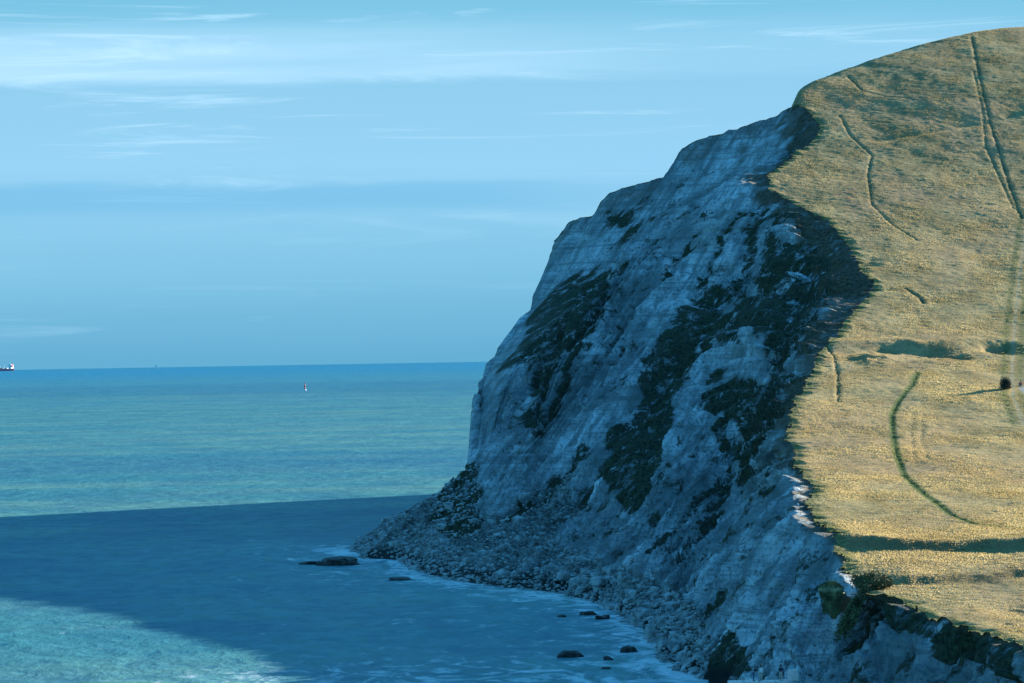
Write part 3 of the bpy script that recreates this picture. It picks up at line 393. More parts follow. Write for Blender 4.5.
# ------------------------------------------------------------------ the down (grassland)
def down_features(X, Y, fine=True):
    """relief, green, bare, stone, soil at each point"""
    z = np.zeros(X.shape); g = np.zeros(X.shape); ba = np.zeros(X.shape); stn = np.zeros(X.shape); so = np.zeros(X.shape)
    wob = .5 * noise3(X * .25, Y * .25, 0 * X, 5)
    z += .7 * fbm(X * .02, Y * .011, 0 * X, 2, 21) + .26 * fbm(X * .11, Y * .05, 0 * X, 3, 22)
    near = sstep(1300, 1150, Y)
    def rut(name, w, dep, gw=0.0, soil=0.0):
        nonlocal z, g, so
        d = dist_line(X, Y, TRACKS[name], 12) + wob * min(w, 1.2) * .6
        p = np.exp(-(np.maximum(d, 0) / w) ** 2)
        z = z - dep * p; so = np.maximum(so, soil * p)
        if gw: g = np.maximum(g, np.exp(-(d / gw) ** 2) * .95)
    rut('rut_a', .42, .32, 0, .6); rut('rut_b', .36, .26, 0, .5)
    rut('crack_a', .28, .36, 0, .6); rut('crack_b', .35, .4, 0, .6); rut('crack_c', .30, .4, 0, .6); rut('crack_d', .5, .6, 0, .6)
    rut('dip_a', 3.0, .5, 0, 0); rut('ditch', .28, .22, .85, .3)
    rut('tramline_a', .35, .10, 0, .25); rut('tramline_b', .35, .10, 0, .25)
    d = dist_line(X, Y, TRACKS['lane'], 14); g = np.maximum(g, .55 * np.exp(-((d - 1.7) / 1.3) ** 2)); ba = np.maximum(ba, .5 * np.exp(-(d / .55) ** 2))
    for (c, w, h, dz) in PITS:
        r = ((X - c[0]) / w) ** 2 + ((Y - c[1]) / (h * 1.6)) ** 2
        z = z - .42 * dz * np.exp(-r ** 1.5) * (1 + .5 * noise3(X * .35, Y * .25, 0 * X, 13) + .3 * noise3(X * .9, Y * .6, 0 * X, 14))
        if dz > 0: so = np.maximum(so, .45 * np.exp(-(r * 1.6) ** 2))
    # old earthwork: a bank with a shallow ditch on the near side
    pts = np.array(TRACKS['bank']); o = np.argsort(pts[:, 0]); yb = np.interp(X, pts[o, 0], pts[o, 1])
    ins = sstep(pts[o, 0][0] - 4, pts[o, 0][0] + 3, X) * sstep(pts[o, 0][-1] + 4, pts[o, 0][-1] - 2, X)
    dy = Y - yb + 3 * noise3(X * .15, 0 * X, 0 * X, 9)
    z = z + ins * (.6 * np.exp(-((dy - 10) / 6) ** 2) - .7 * np.exp(-((dy + 1) / 6) ** 2))
    # scarps: the ground steps down towards the sea-side coombe
    for nm, hh, wd in (('scarp', 1.35, 6.0), ('scarp_b', .7, 5.0)):
        pts = np.array(TRACKS[nm]); o = np.argsort(pts[:, 0]); ys = np.interp(X, pts[o, 0], pts[o, 1])
        dy = Y - ys + 2.0 * noise3(X * .12, 0 * X, 0 * X, 3) + .8 * noise3(X * .5, 0 * X, 0 * X, 4)
        f = sstep(pts[o, 0][0] - 4, pts[o, 0][0] + 2, X)
        z = z + f * hh * (1 + .35 * noise3(X * .07, 0 * X, 0 * X, 6)) * (sstep(-wd / 2, wd / 2, dy) - sstep(-wd / 2, 45, dy) ) 
        so = np.maximum(so, f * .5 * np.exp(-(dy / wd) ** 2)); g = np.maximum(g, f * .12 * np.exp(-((dy + 1) / wd) ** 2))
    # stony car park at the lane's end
    s = SPOTS['lane_shrub']; 
    stn = sstep(.35, .6, np.exp(-((X - s[0] - 8) / 6) ** 4 - ((Y - s[1] + 16) / 26) ** 4)) * sstep(s[0] + 1.4, s[0] + 2.2, X)
    if fine:
        z = z + (.08 * fbm(X * .55, Y * .42, 0 * X, 3, 31) + .03 * noise3(X * 1.6, Y * 1.1, 0 * X, 33)) * (1 - stn)
        tus = np.maximum(0, noise3(X * .8, Y * .6, 0 * X, 35) - .25); z = z + .12 * tus
    return z, g, ba, stn, so

# ------------------------------------------------------------------ the cliff
ST = np.array(STATIONS)
VIS = 28
chord = np.linalg.norm(np.diff(ST[:, [4, 2]], axis=0), axis=2).max(1)
tt = [0.0]
for i, c in enumerate(chord):
    n = int(np.clip(c / ((.62 if i < VIS else 1.2)), 8, 130)); tt += list(i + (np.arange(n) + 1) / n)
tt = np.array(tt); uu = np.linspace(0, 1, 460)
G = surface(ST, tt, uu)
T, U = np.meshgrid(tt, uu, indexing='ij')
ds = np.linalg.norm(np.diff(G[:, 200], axis=0), axis=1); s_len = np.concatenate([[0], np.cumsum(ds)])
L = np.repeat(s_len[:, None], len(uu), 1)
wt = .26 * fbm(G[..., 0] * .10, G[..., 1] * .07, G[..., 2] * .10, 6, 41, .72)
wu = .055 * fbm(G[..., 0] * .12, G[..., 1] * .08, G[..., 2] * .12, 6, 42, .72)
def mask(polys, k=7, amp=1.0):
    a = np.zeros(T.shape)
    for p in polys: a = np.maximum(a, in_poly(T + wt * amp, U + wu * amp, p))
    return blur(a, k)
veg_shade = mask(VEG_SHADE, 18) * (1 - mask(BARE, 5)); veg_shade = np.maximum(veg_shade, .50 * mask(THIN, 25, 2.)); rub = mask(RUBBLE, 10)
# vegetated rim just under the turf
rim = np.where(T > 20, .35, 1) * sstep(.97, .99, U + .02 * noise3(G[..., 0] * .3, G[..., 1] * .25, G[..., 2] * .3, 8))
veg_shade = np.maximum(veg_shade, rim * .8)
gx = np.gradient(G, axis=0); gu = np.gradient(G, axis=1)
N = np.cross(gu, gx); N /= np.maximum(np.linalg.norm(N, axis=2, keepdims=True), 1e-6)
if N[len(tt) // 3, 200, 0] > 0: N = -N
x, y, z = G[..., 0], G[..., 1], G[..., 2]
env = sstep(0, .10, U) * sstep(1.0, .93, U)
ph = T * 1.0 + .35 * fbm(x * .03, y * .02, z * .03, 3, 50)
lw = L + 6 * noise3(L * .01, z * .02, 0 * x, 51) + 1.6 * noise3(x * .06, y * .05, z * .06, 53)
rel = 2.4 * ridged(lw * .05, U * 1.1, 0 * x, 2, 52)
rel += 1.9 * ridged(lw * .15, U * 1.6, 0 * x, 3, 54) * (1 - .6 * rub)
rel += .45 * ridged(lw * .5, U * 5, 0 * x, 2, 62) * (1 - rub)
rel += .40 * fbm(x * .16, y * .10, z * .16, 4, 55, .6)
led = noise3(0 * x + 2, 0 * x, z * .55 + .7 * noise3(x * .03, y * .02, 0 * x, 56), 57)
rel += .30 * led * (1 - rub) + .15 * noise3(x * .05, y * .04, z * 1.4, 58)
rel += .30 * noise3(x * .8, y * .6, z * .8, 63) * (1 - rub) + .22 * ridged(x * .35, y * .25, z * .5, 2, 64)
rel += veg_shade * (.6 * fbm(x * .45, y * .35, z * .45, 3, 59) - .5)
bould = np.maximum(0, noise3(x * .5, y * .35, z * .5, 60)) * 1.3 + np.maximum(0, noise3(x * .9, y * .6, z * .9, 61)) * .8
rel = rel * (1 - .35 * rub) + rub * bould
for line, wdt in GULLIES:
    ln = np.array(line); P3 = surface(ST, np.clip(ln[:, 0], 0, len(ST) - 1), np.array([0, .5, 1]))
    q = np.array([surface(ST, [a], [b])[0, 0] for a, b in line])
    r0, r1 = np.searchsorted(tt, [ln[:, 0].min() - 2, ln[:, 0].max() + 2]); Gs = G[r0:r1]
    dd = np.full(Gs.shape[:2], 1e6)
    for a, b in zip(q, q[1:]):
        v = b - a; vv = max(v @ v, 1e-6)
        t_ = np.clip(((Gs - a) @ v) / vv, 0, 1); dd = np.minimum(dd, np.linalg.norm(Gs - a - t_[..., None] * v, axis=2))
    rel[r0:r1] -= .55 * wdt * np.exp(-(dd / wdt) ** 2)
    veg_shade[r0:r1] = np.maximum(veg_shade[r0:r1], .95 * np.exp(-(dd / (wdt * .9)) ** 2))
# the four-and-more metre bays of the rim
rimz = (.9 * fbm(y[:, -1] * .35, x[:, -1] * .35, 0 * y[:, -1], 3, 73))
jag = 1.5 * fbm(y * .085, 0 * y, 0 * y, 4, 71, .62) + .35 * noise3(y * 1.1, 0 * y, 0 * y, 72)
far_ = sstep(18.6, 20.5, T)
env = env * (1 - far_ * (1 - sstep(1.0, .72, U)))
rel = rel + sstep(24, 27.5, T) * (1.3 * noise3(0 * x, 0 * x, z * .17 + .4 * noise3(x * .1, y * .1, 0 * x, 77), 76) + .6 * noise3(0 * x, 0 * x, z * .5, 78))
rel = np.where(far_ > 0, np.minimum(rel, 1.4 + 9 * (1 - far_)), rel)
G2 = G + N * (rel * env)[..., None]
G2[..., 0] += jag * U ** 6 * np.where(T > 20.5, .6, 1)
edge = G2[:, -1].copy()
fz, _, _, _, _ = down_features(edge[:, 0], edge[:, 1], True)
ez = base_ground(edge[:, 0], edge[:, 1]) + fz * sstep(0, 1, np.where(tt > 19.2, .25, 1))
dz = (ez - edge[:, 2]) + rimz
G2[..., 2] += dz[:, None] * U ** 8
edge = G2[:, -1].copy()
cliff = grid_object('cliff', G2, M['cliff'], dict(veg_shade=veg_shade, rubble=rub, rim=sstep(.935, .975, U + .03 * noise3(x * .25, y * .2, z * .3, 9)) * np.where(T > 20, .5, 1)), flip=True)
tag(cliff, kind='structure')

# ------------------------------------------------------------------ grassland mesh starts on the cliff's rim
o = np.argsort(edge[:, 1], kind='stable'); E = edge[o]
w = np.concatenate([np.arange(0, 3, .25), np.arange(3, 172, .42), 172 * 1.06 ** np.arange(1, 26)])
keep = [0]
for i in range(1, len(E)):
    if E[i, 1] - E[keep[-1], 1] > .03: keep.append(i)
E = E[keep]
X = E[:, 0][:, None] + w[None, :]; Y = np.repeat(E[:, 1][:, None], len(w), 1)
Y = Y + 0 * X
f, g, ba, stn, so = down_features(X, Y, True)
cap_w0 = sstep(0, 1, np.where(Y > 1140, .25, 1))
Z = base_ground(X, Y) + f
b = sstep(2.5, 0, w)[None, :]
Z = Z * (1 - b) + (E[:, 2][:, None] + (Z - Z[:, :1])) * b
Z[:, 0] = E[:, 2]
# a lip of turf hanging a little over the chalk
lipX = X.copy(); lipX[:, 0] -= .25; Z[:, 0] += .04
green = np.maximum(g, .55 * np.exp(-(w[None, :] / 2.0) ** 2))
down = grid_object('grassland', np.stack([lipX, Y, Z], -1), M['grass'],
                   dict(green=green, bare=ba, stone=stn, soil=so), flip=True)
tag(down, kind='structure')

def ground_z(px, py):
    X_ = np.array([[px]], float); Y_ = np.array([[py]], float)
    return float((base_ground(X_, Y_) + down_features(X_, Y_, True)[0])[0, 0])

# standing dry grass: blades caught by the low sun, far too many to count
def mat_blades():
    m = Mat('grass_blades'); n_ = m.noise(m.pos((.12, .05, .1)), 1, 5, .62, .4); f = m.noise(m.pos(), 1.2, 3)
    a_ = m.noise(m.pos((.05, .02, .05)), 1, 5, .6, 1.)
    c = m.mix(m.ramp(n_, .34, .64), (.27, .20, .08), (.42, .32, .145)); c = m.mix(m.ramp(f, .5, .75, 0, .4), c, (.27, .21, .10))
    c = m.mix(m.ramp(a_, .50, .66, 0, .5), c, (.27, .215, .095)); c = m.mix(m.attr('green'), c, (.09, .13, .035))
    sy = m.n('ShaderNodeSeparateXYZ'); m.l(m.geo.outputs['Position'], sy.inputs[0])
    c = m.mix(m.math('MULTIPLY', m.ramp(m.math('ADD', sy.outputs[2], m.math('MULTIPLY', m.math('SUBTRACT', a_, .5), 90.)), 70., 125.), .5), c, (.215, .17, .075))   # longer, browner grass on the hilltop
    m.done(c, 1.0, None, .05)
    tr = m.n('ShaderNodeBsdfTranslucent'); m.put(c, tr.inputs[0]); mx = m.n('ShaderNodeMixShader'); mx.inputs[0].default_value = .58
    m.l(m.b.outputs[0], mx.inputs[1]); m.l(tr.outputs[0], mx.inputs[2]); m.l(mx.outputs[0], m.out.inputs[0]); return m.m
r2 = np.random.default_rng(12)
vis = (X < .128 * Y + 6) & (Y < 1490) & (so < .6) & (stn < .2) & (ba < .3)
ii, jj = np.nonzero(vis); nb = NBLADE
prob = (np.gradient(Y, axis=0)[ii, jj] * np.gradient(X, axis=1)[ii, jj]); prob = np.maximum(prob, 0) / np.maximum(Y[ii, jj] / 600, 1) ** 1.0
pk = r2.choice(len(ii), nb, p=prob / prob.sum()); ii, jj = ii[pk], jj[pk]
jit = r2.random((nb, 2)) - .5
bxp, byp, bzp = lipX[ii, jj] + jit[:, 0] * .36, Y[ii, jj] + jit[:, 1] * .5, Z[ii, jj] - .03
hgt = (.05 + .08 * r2.random(nb)) * (1 + .6 * noise3(bxp * .12, byp * .06, 0 * bxp, 91)) * (1 - .5 * green[ii, jj]); az_ = r2.random(nb) * 6.283; wd2 = .05 + .06 * r2.random(nb)
dx_, dy_ = np.cos(az_) * wd2, np.sin(az_) * wd2; lean = r2.normal(size=(nb, 2)) * .10 + np.array([.05, .02])
bv = np.stack([np.stack([bxp - dx_, byp - dy_, bzp], -1), np.stack([bxp + dx_, byp + dy_, bzp], -1),
               np.stack([bxp + dx_ * .6 + lean[:, 0], byp + dy_ * .6 + lean[:, 1], bzp + hgt], -1), np.stack([bxp - dx_ * .5 + lean[:, 0], byp - dy_ * .5 + lean[:, 1], bzp + hgt * .8], -1)], 1)
ob = grid_like = None
me = bpy.data.meshes.new('dry_grass'); me.vertices.add(nb * 4); me.vertices.foreach_set('co', bv.reshape(-1).astype(np.float32))
me.loops.add(nb * 4); me.loops.foreach_set('vertex_index', np.arange(nb * 4, dtype=np.int32)); me.polygons.add(nb); me.polygons.foreach_set('loop_start', (np.arange(nb) * 4).astype(np.int32))
at_ = me.attributes.new('green', 'FLOAT', 'POINT'); at_.data.foreach_set('value', np.repeat(green[ii, jj], 4).astype(np.float32))
me.update(calc_edges=True); me.materials.append(mat_blades())
ob = link(bpy.data.objects.new('dry_grass', me)); tag(ob, 'dry golden grass covering the down', 'grass', kind='stuff')

# ------------------------------------------------------------------ sea
th = np.radians(np.concatenate([np.linspace(-178, -16, 40), np.arange(-15, 15, .12), np.linspace(15.5, 182, 40)]))
rr_ = np.concatenate([[2.0], 120 * (24200 / 120) ** np.linspace(0, 1, 620)])
A, B = np.meshgrid(th, rr_, indexing='ij')
SX, SY = B * np.sin(A), B * np.cos(A)
foot = ST[:29, 0, :2]; foot = foot[ST[:29, 0, 2] < 2]
dsh = dist_line(SX, SY, foot, 140)
shore = np.exp(-dsh / 45.0); surf = .38 * np.exp(-dsh / 6.0) + .45 * np.exp(-dsh / 28.0)
# the shallow breaking on the bar in the near bay
bay = np.exp(-((SX + 22) / 40) ** 2 - ((SY - 585) / 45) ** 2); surf = surf + .5 * bay; shore = np.maximum(shore, .7 * bay)
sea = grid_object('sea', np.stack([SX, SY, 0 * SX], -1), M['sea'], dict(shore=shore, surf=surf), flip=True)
tag(sea, kind='structure')

# shingle and hard standing at the coombe's mouth, under the sea wall
bx, by = np.meshgrid(np.linspace(22, 260, 120), np.linspace(380, 640, 130), indexing='ij')
bz = 2.2 * sstep(22, 34, bx - .0 * by) - .6 + .25 * fbm(bx * .2, by * .2, 0 * bx, 4, 81) - 3 * sstep(545, 600, by) * sstep(40, 28, bx)
beach = grid_object('beach', np.stack([bx, by, bz], -1), M['rubble'], flip=False)
tag(beach, kind='structure')

# ------------------------------------------------------------------ rocks
def rock_bm(bm, c, s, seed, rz=0.0, sub=2):
    r = bmesh.ops.create_icosphere(bm, subdivisions=sub, radius=1.0)
    vs = r['verts']; co = np.array([v.co[:] for v in vs])
    n_ = 1 + .32 * noise3(co[:, 0] * 1.3 + seed, co[:, 1] * 1.3, co[:, 2] * 1.3, seed) + .16 * noise3(co[:, 0] * 3 + seed, co[:, 1] * 3, co[:, 2] * 3, seed + 1)
    co = np.sign(co) * np.abs(co) ** .72 * n_[:, None] * np.array(s)
    ca, sa = math.cos(rz), math.sin(rz)
    for v, q in zip(vs, co): v.co = (c[0] + q[0] * ca - q[1] * sa, c[1] + q[0] * sa + q[1] * ca, c[2] + q[2])

ROCKS = [
 ('rock_a', (1.55, 1.3, .85), 'biggest boulder in the bay, black and flat-topped, clear of the cliff foot'),
 ('rock_b', (.6, .6, .45), 'small rounded dark boulder in the water right of the big flat one'),
 ('rock_c', (.65, .6, .25), 'low dark rock barely breaking the surface, nearest to the bottom of the photo'),
 ('rock_d', (1.5, 1.2, .7), 'slanting dark slab in the surf at the foot of the cliff beside a smaller block'),
 ('rock_e', (1.3, 1.0, .6), 'broken dark block in foam just seaward of the rubble, right of the slanting slab'),
 ('rock_f', (1.4, 1.2, .9), 'brownish weed-covered boulder where the rubble spit meets the bay'),
 ('rock_g', (.7, .6, .3), 'tiny dark rock alone in the water left of the slanting slab'),
 ('reef_a', (3.6, 5.0, 1.7), 'long dark reef rock off the outermost point of the headland'),
 ('reef_b', (2.2, 3.0, .6), 'thin low reef rock farthest out to the left of the headland'),
 ('reef_c', (1.5, 2.5, .6), 'narrow dark skerry off the boulder fan, between reef and rubble shore'),
]
for i, (k, s, lab) in enumerate(ROCKS):
    p = SPOTS[k]; bm = bmesh.new(); rock_bm(bm, (0, 0, 0), s, 11 + i, .2 * i, 3)
    if k.startswith('reef'):
        for j in range(6): rock_bm(bm, ((random.random() - .5) * 2 * s[0], (random.random() - .5) * s[1], -.1), (s[0] * .3, s[1] * .3, s[2] * .7), 60 + j + i, j, 2)
    ob = bm_object('rock', bm, M['wetrock']); ob.location = (p[0], p[1], .05)
    tag(ob, lab, 'rock', 'rocks standing in the sea off the cliff foot')

# fallen blocks on the rubble apron: uncountable, one object
from mathutils.bvhtree import BVHTree
rng = np.random.default_rng(7)
base_ico = bmesh.new(); bmesh.ops.create_icosphere(base_ico, subdivisions=1, radius=1.0)
bco = np.array([v.co[:] for v in base_ico.verts]); bfa = np.array([[v.index for v in f_.verts] for f_ in base_ico.faces]); base_ico.free()
cand = np.argwhere((rub > .35) & (U < .42) & (T > 5.0) & (T < 28))
wts = (1 - U[cand[:, 0], cand[:, 1]]) ** 2 * np.linalg.norm(gx, axis=2)[cand[:, 0], cand[:, 1]] + .05
pick = cand[rng.choice(len(cand), 11000, p=wts / wts.sum())]
vs, fs = [], []
for k, (i, j) in enumerate(pick):
    c = G2[i, j]; sz = .16 + .28 * rng.random() ** 2 + (1.1 * rng.random() if rng.random() < .03 else 0)
    q = np.sign(bco) * np.abs(bco) ** .7 * (1 + .5 * (rng.random(bco.shape[0])[:, None] - .5)) * sz * np.array([1.1, 1.2, .8]) * (.7 + .6 * rng.random(3))
    a = rng.random() * 6.28; q = q @ np.array([[math.cos(a), math.sin(a), 0], [-math.sin(a), math.cos(a), 0], [0, 0, 1]])
    vs.append(q + c + np.array([0, 0, .1])); fs.append(bfa + k * len(bco))
vs = np.concatenate(vs); fs = np.concatenate(fs)
ob = poly_object('fallen_rubble', vs, fs.tolist(), M['rubble']); tag(ob, 'grey fallen chalk rubble heaped along the cliff foot', 'rubble', kind='stuff')

# ------------------------------------------------------------------ shrubs
def shrub(name, c, size, seed, mat, label, n=2600, slope=(0, 0), cat='shrub', group=None, leaf=.16):
    root = empty(name, c); r_ = np.random.default_rng(seed)
    # clumps
    cl = r_.normal(size=(16, 3)); cl /= np.linalg.norm(cl, axis=1, keepdims=True); cl[:, 2] = np.abs(cl[:, 2]) * .9
    cl = cl * (.35 + .5 * r_.random((16, 1)))
    vs, fs = [], []
    for k in range(n):
        a = cl[r_.integers(16)] + r_.normal(size=3) * .22
        p = a * np.array(size); p[2] += slope[0] * p[0] + slope[1] * p[1] + size[2] * .15
        u = r_.normal(size=3); u /= np.linalg.norm(u); v = np.cross(u, r_.normal(size=3)); v /= np.linalg.norm(v)
        l_ = leaf * (.6 + r_.random()); vs += [p - u * l_, p + v * l_ * .4, p + u * l_, p - v * l_ * .4]; fs.append((4 * k, 4 * k + 1, 4 * k + 2, 4 * k + 3))
    poly_object('foliage', vs, fs, mat, root)
    bm = bmesh.new()
    for k in range(7):
        e = cl[k] * np.array(size) * .8; e[2] += slope[0] * e[0] + slope[1] * e[1] + size[2] * .15
        m_ = Vector(e) * .5 + Vector((r_.normal() * .2, r_.normal() * .2, 0))
        tube_bm(bm, (0, 0, -.3), m_, .07, .05, 6); tube_bm(bm, m_, e, .05, .02, 6)
    bm_object('stem', bm, M['stem'], root)
    return tag(root, label, cat, group)

p = SPOTS['shrub']; shrub('shrub', (p[0], p[1], ground_z(p[0], p[1]) + .3), (2.3, 2.6, 1.5), 3, M['leaf'],
      'rounded olive gorse shrub on the cliff lip where the grass ends above the near bay', 5200)
shrub('shrub', (p[0] - 2.6, p[1] - 3.5, p[2] - 3.2), (2.0, 2.2, 2.0), 5, M['leaf'],
      'trailing brownish shrub hanging down the chalk below the rounded gorse', 4200, (1.2, .3))
p = SPOTS['lane_shrub']; shrub('shrub', (p[0], p[1], ground_z(p[0], p[1])), (1.5, 1.6, 1.9), 9, M['leafdark'],
      'small dark bush at the end of the green lane near the right edge', 2600)

# grassy chalk pinnacle under the lip
def pinnacle():
    pc = PIN; bm = bmesh.new(); n = 14; rings = []
    for k, (h_, rx, ry) in enumerate([(-3.6, .25, .3), (-2.6, .6, .7), (-1.5, .9, 1.1), (-.5, 1.3, 1.4), (.1, 1.45, 1.5), (.5, .95, 1.0), (.75, .35, .35)]):
        rings.append([(rx * math.cos(6.283 * i / n) * (1 + .25 * random.random()) + .25 * max(0, -h_) * .3, ry * math.sin(6.283 * i / n) * (1 + .25 * random.random()), h_ + .15 * random.random()) for i in range(n)])
    loft_bm(bm, rings)
    root = empty('chalk_outcrop', pc); bm_object('chalk_body', bm, M['earth'], root, True)
    r_ = np.random.default_rng(2); vs, fs = [], []
    for k in range(1500):
        a = 6.283 * r_.random(); q = math.sqrt(r_.random()); x_, y_ = q * 1.75 * math.cos(a) * .85, q * 1.5 * math.sin(a)
        h0 = .72 - .75 * q * q; l_ = .25 + .3 * r_.random(); b_ = r_.normal(size=2) * .12
        vs += [(x_ - .05, y_, h0), (x_ + .05, y_, h0), (x_ + b_[0], y_ + b_[1], h0 + l_)]; fs.append((3 * k, 3 * k + 1, 3 * k + 2))
    for k in range(500):
        hh = -2.8 * r_.random(); a = 3.5 + 2.2 * r_.random(); q = 1.0 + .5 * (hh + 2.8) / 2.8 + .1
        x_, y_ = q * math.cos(a), q * math.sin(a); n0 = len(vs)
        vs += [(x_ - .08, y_, hh), (x_ + .08, y_, hh), (x_ + .05, y_ - .2, hh - .35)]; fs.append((n0, n0 + 1, n0 + 2))
    poly_object('turf_tuft', vs, fs, M['leaf'], root)
    tag(root, 'small wedge of chalk topped with green turf jutting from the shaded cliff below the gorse', 'outcrop')

# ------------------------------------------------------------------ people
def skin_mesh(name, verts, edges, radii, mat, parent, levels=2):
    me = bpy.data.meshes.new(name); me.from_pydata(verts, edges, []); me.update(); me.materials.append(mat)
    ob = link(bpy.data.objects.new(name, me), parent)
    md = ob.modifiers.new('skin', 'SKIN'); md.use_smooth_shade = True
    sv = me.skin_vertices
    if not sv:
        bm = bmesh.new(); bm.from_mesh(me); bm.verts.layers.skin.verify(); bm.to_mesh(me); bm.free(); sv = me.skin_vertices
    for i, r_ in enumerate(radii):
        r_ = r_ if isinstance(r_, tuple) else (r_, r_)
        sv[0].data[i].radius = r_; sv[0].data[i].use_root = (i == 0)
    sd = ob.modifiers.new('sub', 'SUBSURF'); sd.levels = levels; sd.render_levels = levels
    return ob

def person(loc, rz, J, top, legs, label, hairmat='hair', h=1.0):
    """J: joint name -> point. One continuous body, clothes and hair as children"""
    root = empty('person', loc, rz); root.scale = (h, h, h)
    V, Ed, Rd, I = [], [], [], {}
    def add(n_, p_, r_, par=None):
        I[n_] = len(V); V.append(tuple(p_)); Rd.append(r_)
        if par is not None: Ed.append((I[par], I[n_]))
    add('pelvis', J['pelvis'], (.15, .11)); add('waist', J['waist'], (.13, .095), 'pelvis'); add('chest', J['chest'], (.17, .11), 'waist')
    add('neckb', J['neckb'], (.07, .065), 'chest'); add('neck', J['neck'], .055, 'neckb')
    hd = Vector(J['head']); nk = Vector(J['neck']); up = (hd - nk).normalized()
    add('jaw', nk + (hd - nk) * .45, (.072, .082), 'neck'); add('skull', hd, (.085, .105), 'jaw'); add('crown', hd + up * .085, (.06, .075), 'skull')
    fw = Vector((0, -1, 0)); add('nose', hd - up * .03 + fw * .12, .012, 'skull')
    for s in ('l', 'r'):
        sg = -1 if s == 'l' else 1
        add('sh' + s, J['sh' + s], (.065, .065), 'chest'); add('el' + s, J['el' + s], .044, 'sh' + s); add('wr' + s, J['wr' + s], .028, 'el' + s)
        wv = Vector(J['wr' + s]); dr = (wv - Vector(J['el' + s])).normalized(); sd_ = Vector((0, 1, 0)) if abs(dr.y) < .8 else Vector((1, 0, 0))
        pm = wv + dr * .08; add('palm' + s, pm, (.038, .016), 'wr' + s)
        for q in range(4):
            off = sd_ * (.028 * (q - 1.5)); ln = (.072, .08, .076, .06)[q]
            k1 = pm + off + dr * (ln * .6); add('f%d%s' % (q, s), k1, .0095, 'palm' + s)
            add('g%d%s' % (q, s), k1 + dr * (ln * .4) + Vector((-sg * .02, 0, 0)), .008, 'f%d%s' % (q, s))
        t1 = wv + dr * .05 + sd_ * -.045; add('t' + s, t1, .011, 'wr' + s); add('u' + s, t1 + dr * .04, .009, 't' + s)
        add('hip' + s, J['hip' + s], (.095, .095), 'pelvis'); add('kn' + s, J['kn' + s], .06, 'hip' + s)
        add('an' + s, J['an' + s], .04, 'kn' + s); a_ = Vector(J['an' + s])
        add('toe' + s, a_ + Vector((0, -.17, -.055)), (.038, .028), 'an' + s)
    skin_mesh('body', V, Ed, Rd, M['skin'], root)
    def garment(nm, names, edges, rad, mat):
        vv = [J[n_] for n_ in names]; skin_mesh(nm, vv, [(names.index(a), names.index(b)) for a, b in edges], rad, mat, root)
    garment('jacket', ['pelvis', 'waist', 'chest', 'neckb', 'shl', 'ell', 'wrl', 'shr', 'elr', 'wrr'],
            [('pelvis', 'waist'), ('waist', 'chest'), ('chest', 'neckb'), ('chest', 'shl'), ('shl', 'ell'), ('ell', 'wrl'), ('chest', 'shr'), ('shr', 'elr'), ('elr', 'wrr')],
            [(.165, .125), (.15, .115), (.19, .13), (.085, .08), .085, .062, .045, .085, .062, .045], M[top])
    garment('trousers', ['pelvis', 'hipl', 'knl', 'anl', 'hipr', 'knr', 'anr'],
            [('pelvis', 'hipl'), ('hipl', 'knl'), ('knl', 'anl'), ('pelvis', 'hipr'), ('hipr', 'knr'), ('knr', 'anr')],
            [(.16, .12), .11, .076, .055, .11, .076, .055], M[legs])
    for s in ('l', 'r'):
        a_ = Vector(J['an' + s]); skin_mesh('shoe', [a_ + Vector((0, .03, -.045)), a_ + Vector((0, -.09, -.05)), a_ + Vector((0, -.19, -.06))], [(0, 1), (1, 2)], [(.05, .05), (.052, .042), (.045, .032)], M['boot'], root)
        bm = bmesh.new(); bmesh.ops.create_uvsphere(bm, u_segments=8, v_segments=6, radius=.012)
        e = bm_object('eye', bm, M['black'], root); sg = -1 if s == 'l' else 1
        e.location = hd + fw * .098 + Vector((sg * .032, 0, 0)) + up * .005
        bm = bmesh.new(); bmesh.ops.create_uvsphere(bm, u_segments=8, v_segments=6, radius=.03); bmesh.ops.scale(bm, vec=(.4, .7, 1), verts=bm.verts)
        e = bm_object('ear', bm, M['skin'], root, True); e.location = hd + Vector((sg * .088, .01, 0))
    skin_mesh('hair', [hd + Vector((0, .03, .02)), hd + up * .09 + Vector((0, .01, 0)), hd + Vector((0, .075, -.02))], [(0, 1), (0, 2)], [(.098, .1), (.075, .085), (.07, .06)], M[hairmat], root)
    return tag(root, label, 'person')

STAND = dict(pelvis=(0, 0, .95), waist=(0, .01, 1.1), chest=(0, 0, 1.32), neckb=(0, .01, 1.47), neck=(0, 0, 1.53), head=(0, -.01, 1.66),
             shl=(-.19, 0, 1.42), ell=(-.25, .03, 1.14), wrl=(-.24, -.06, .88), shr=(.19, 0, 1.42), elr=(.25, .03, 1.14), wrr=(.24, -.06, .88),
             hipl=(-.1, 0, .90), knl=(-.11, -.02, .49), anl=(-.12, .02, .09), hipr=(.1, 0, .90), knr=(.12, -.03, .49), anr=(.13, .01, .09))
def pose(**k): d = dict(STAND); d.update(k); return d

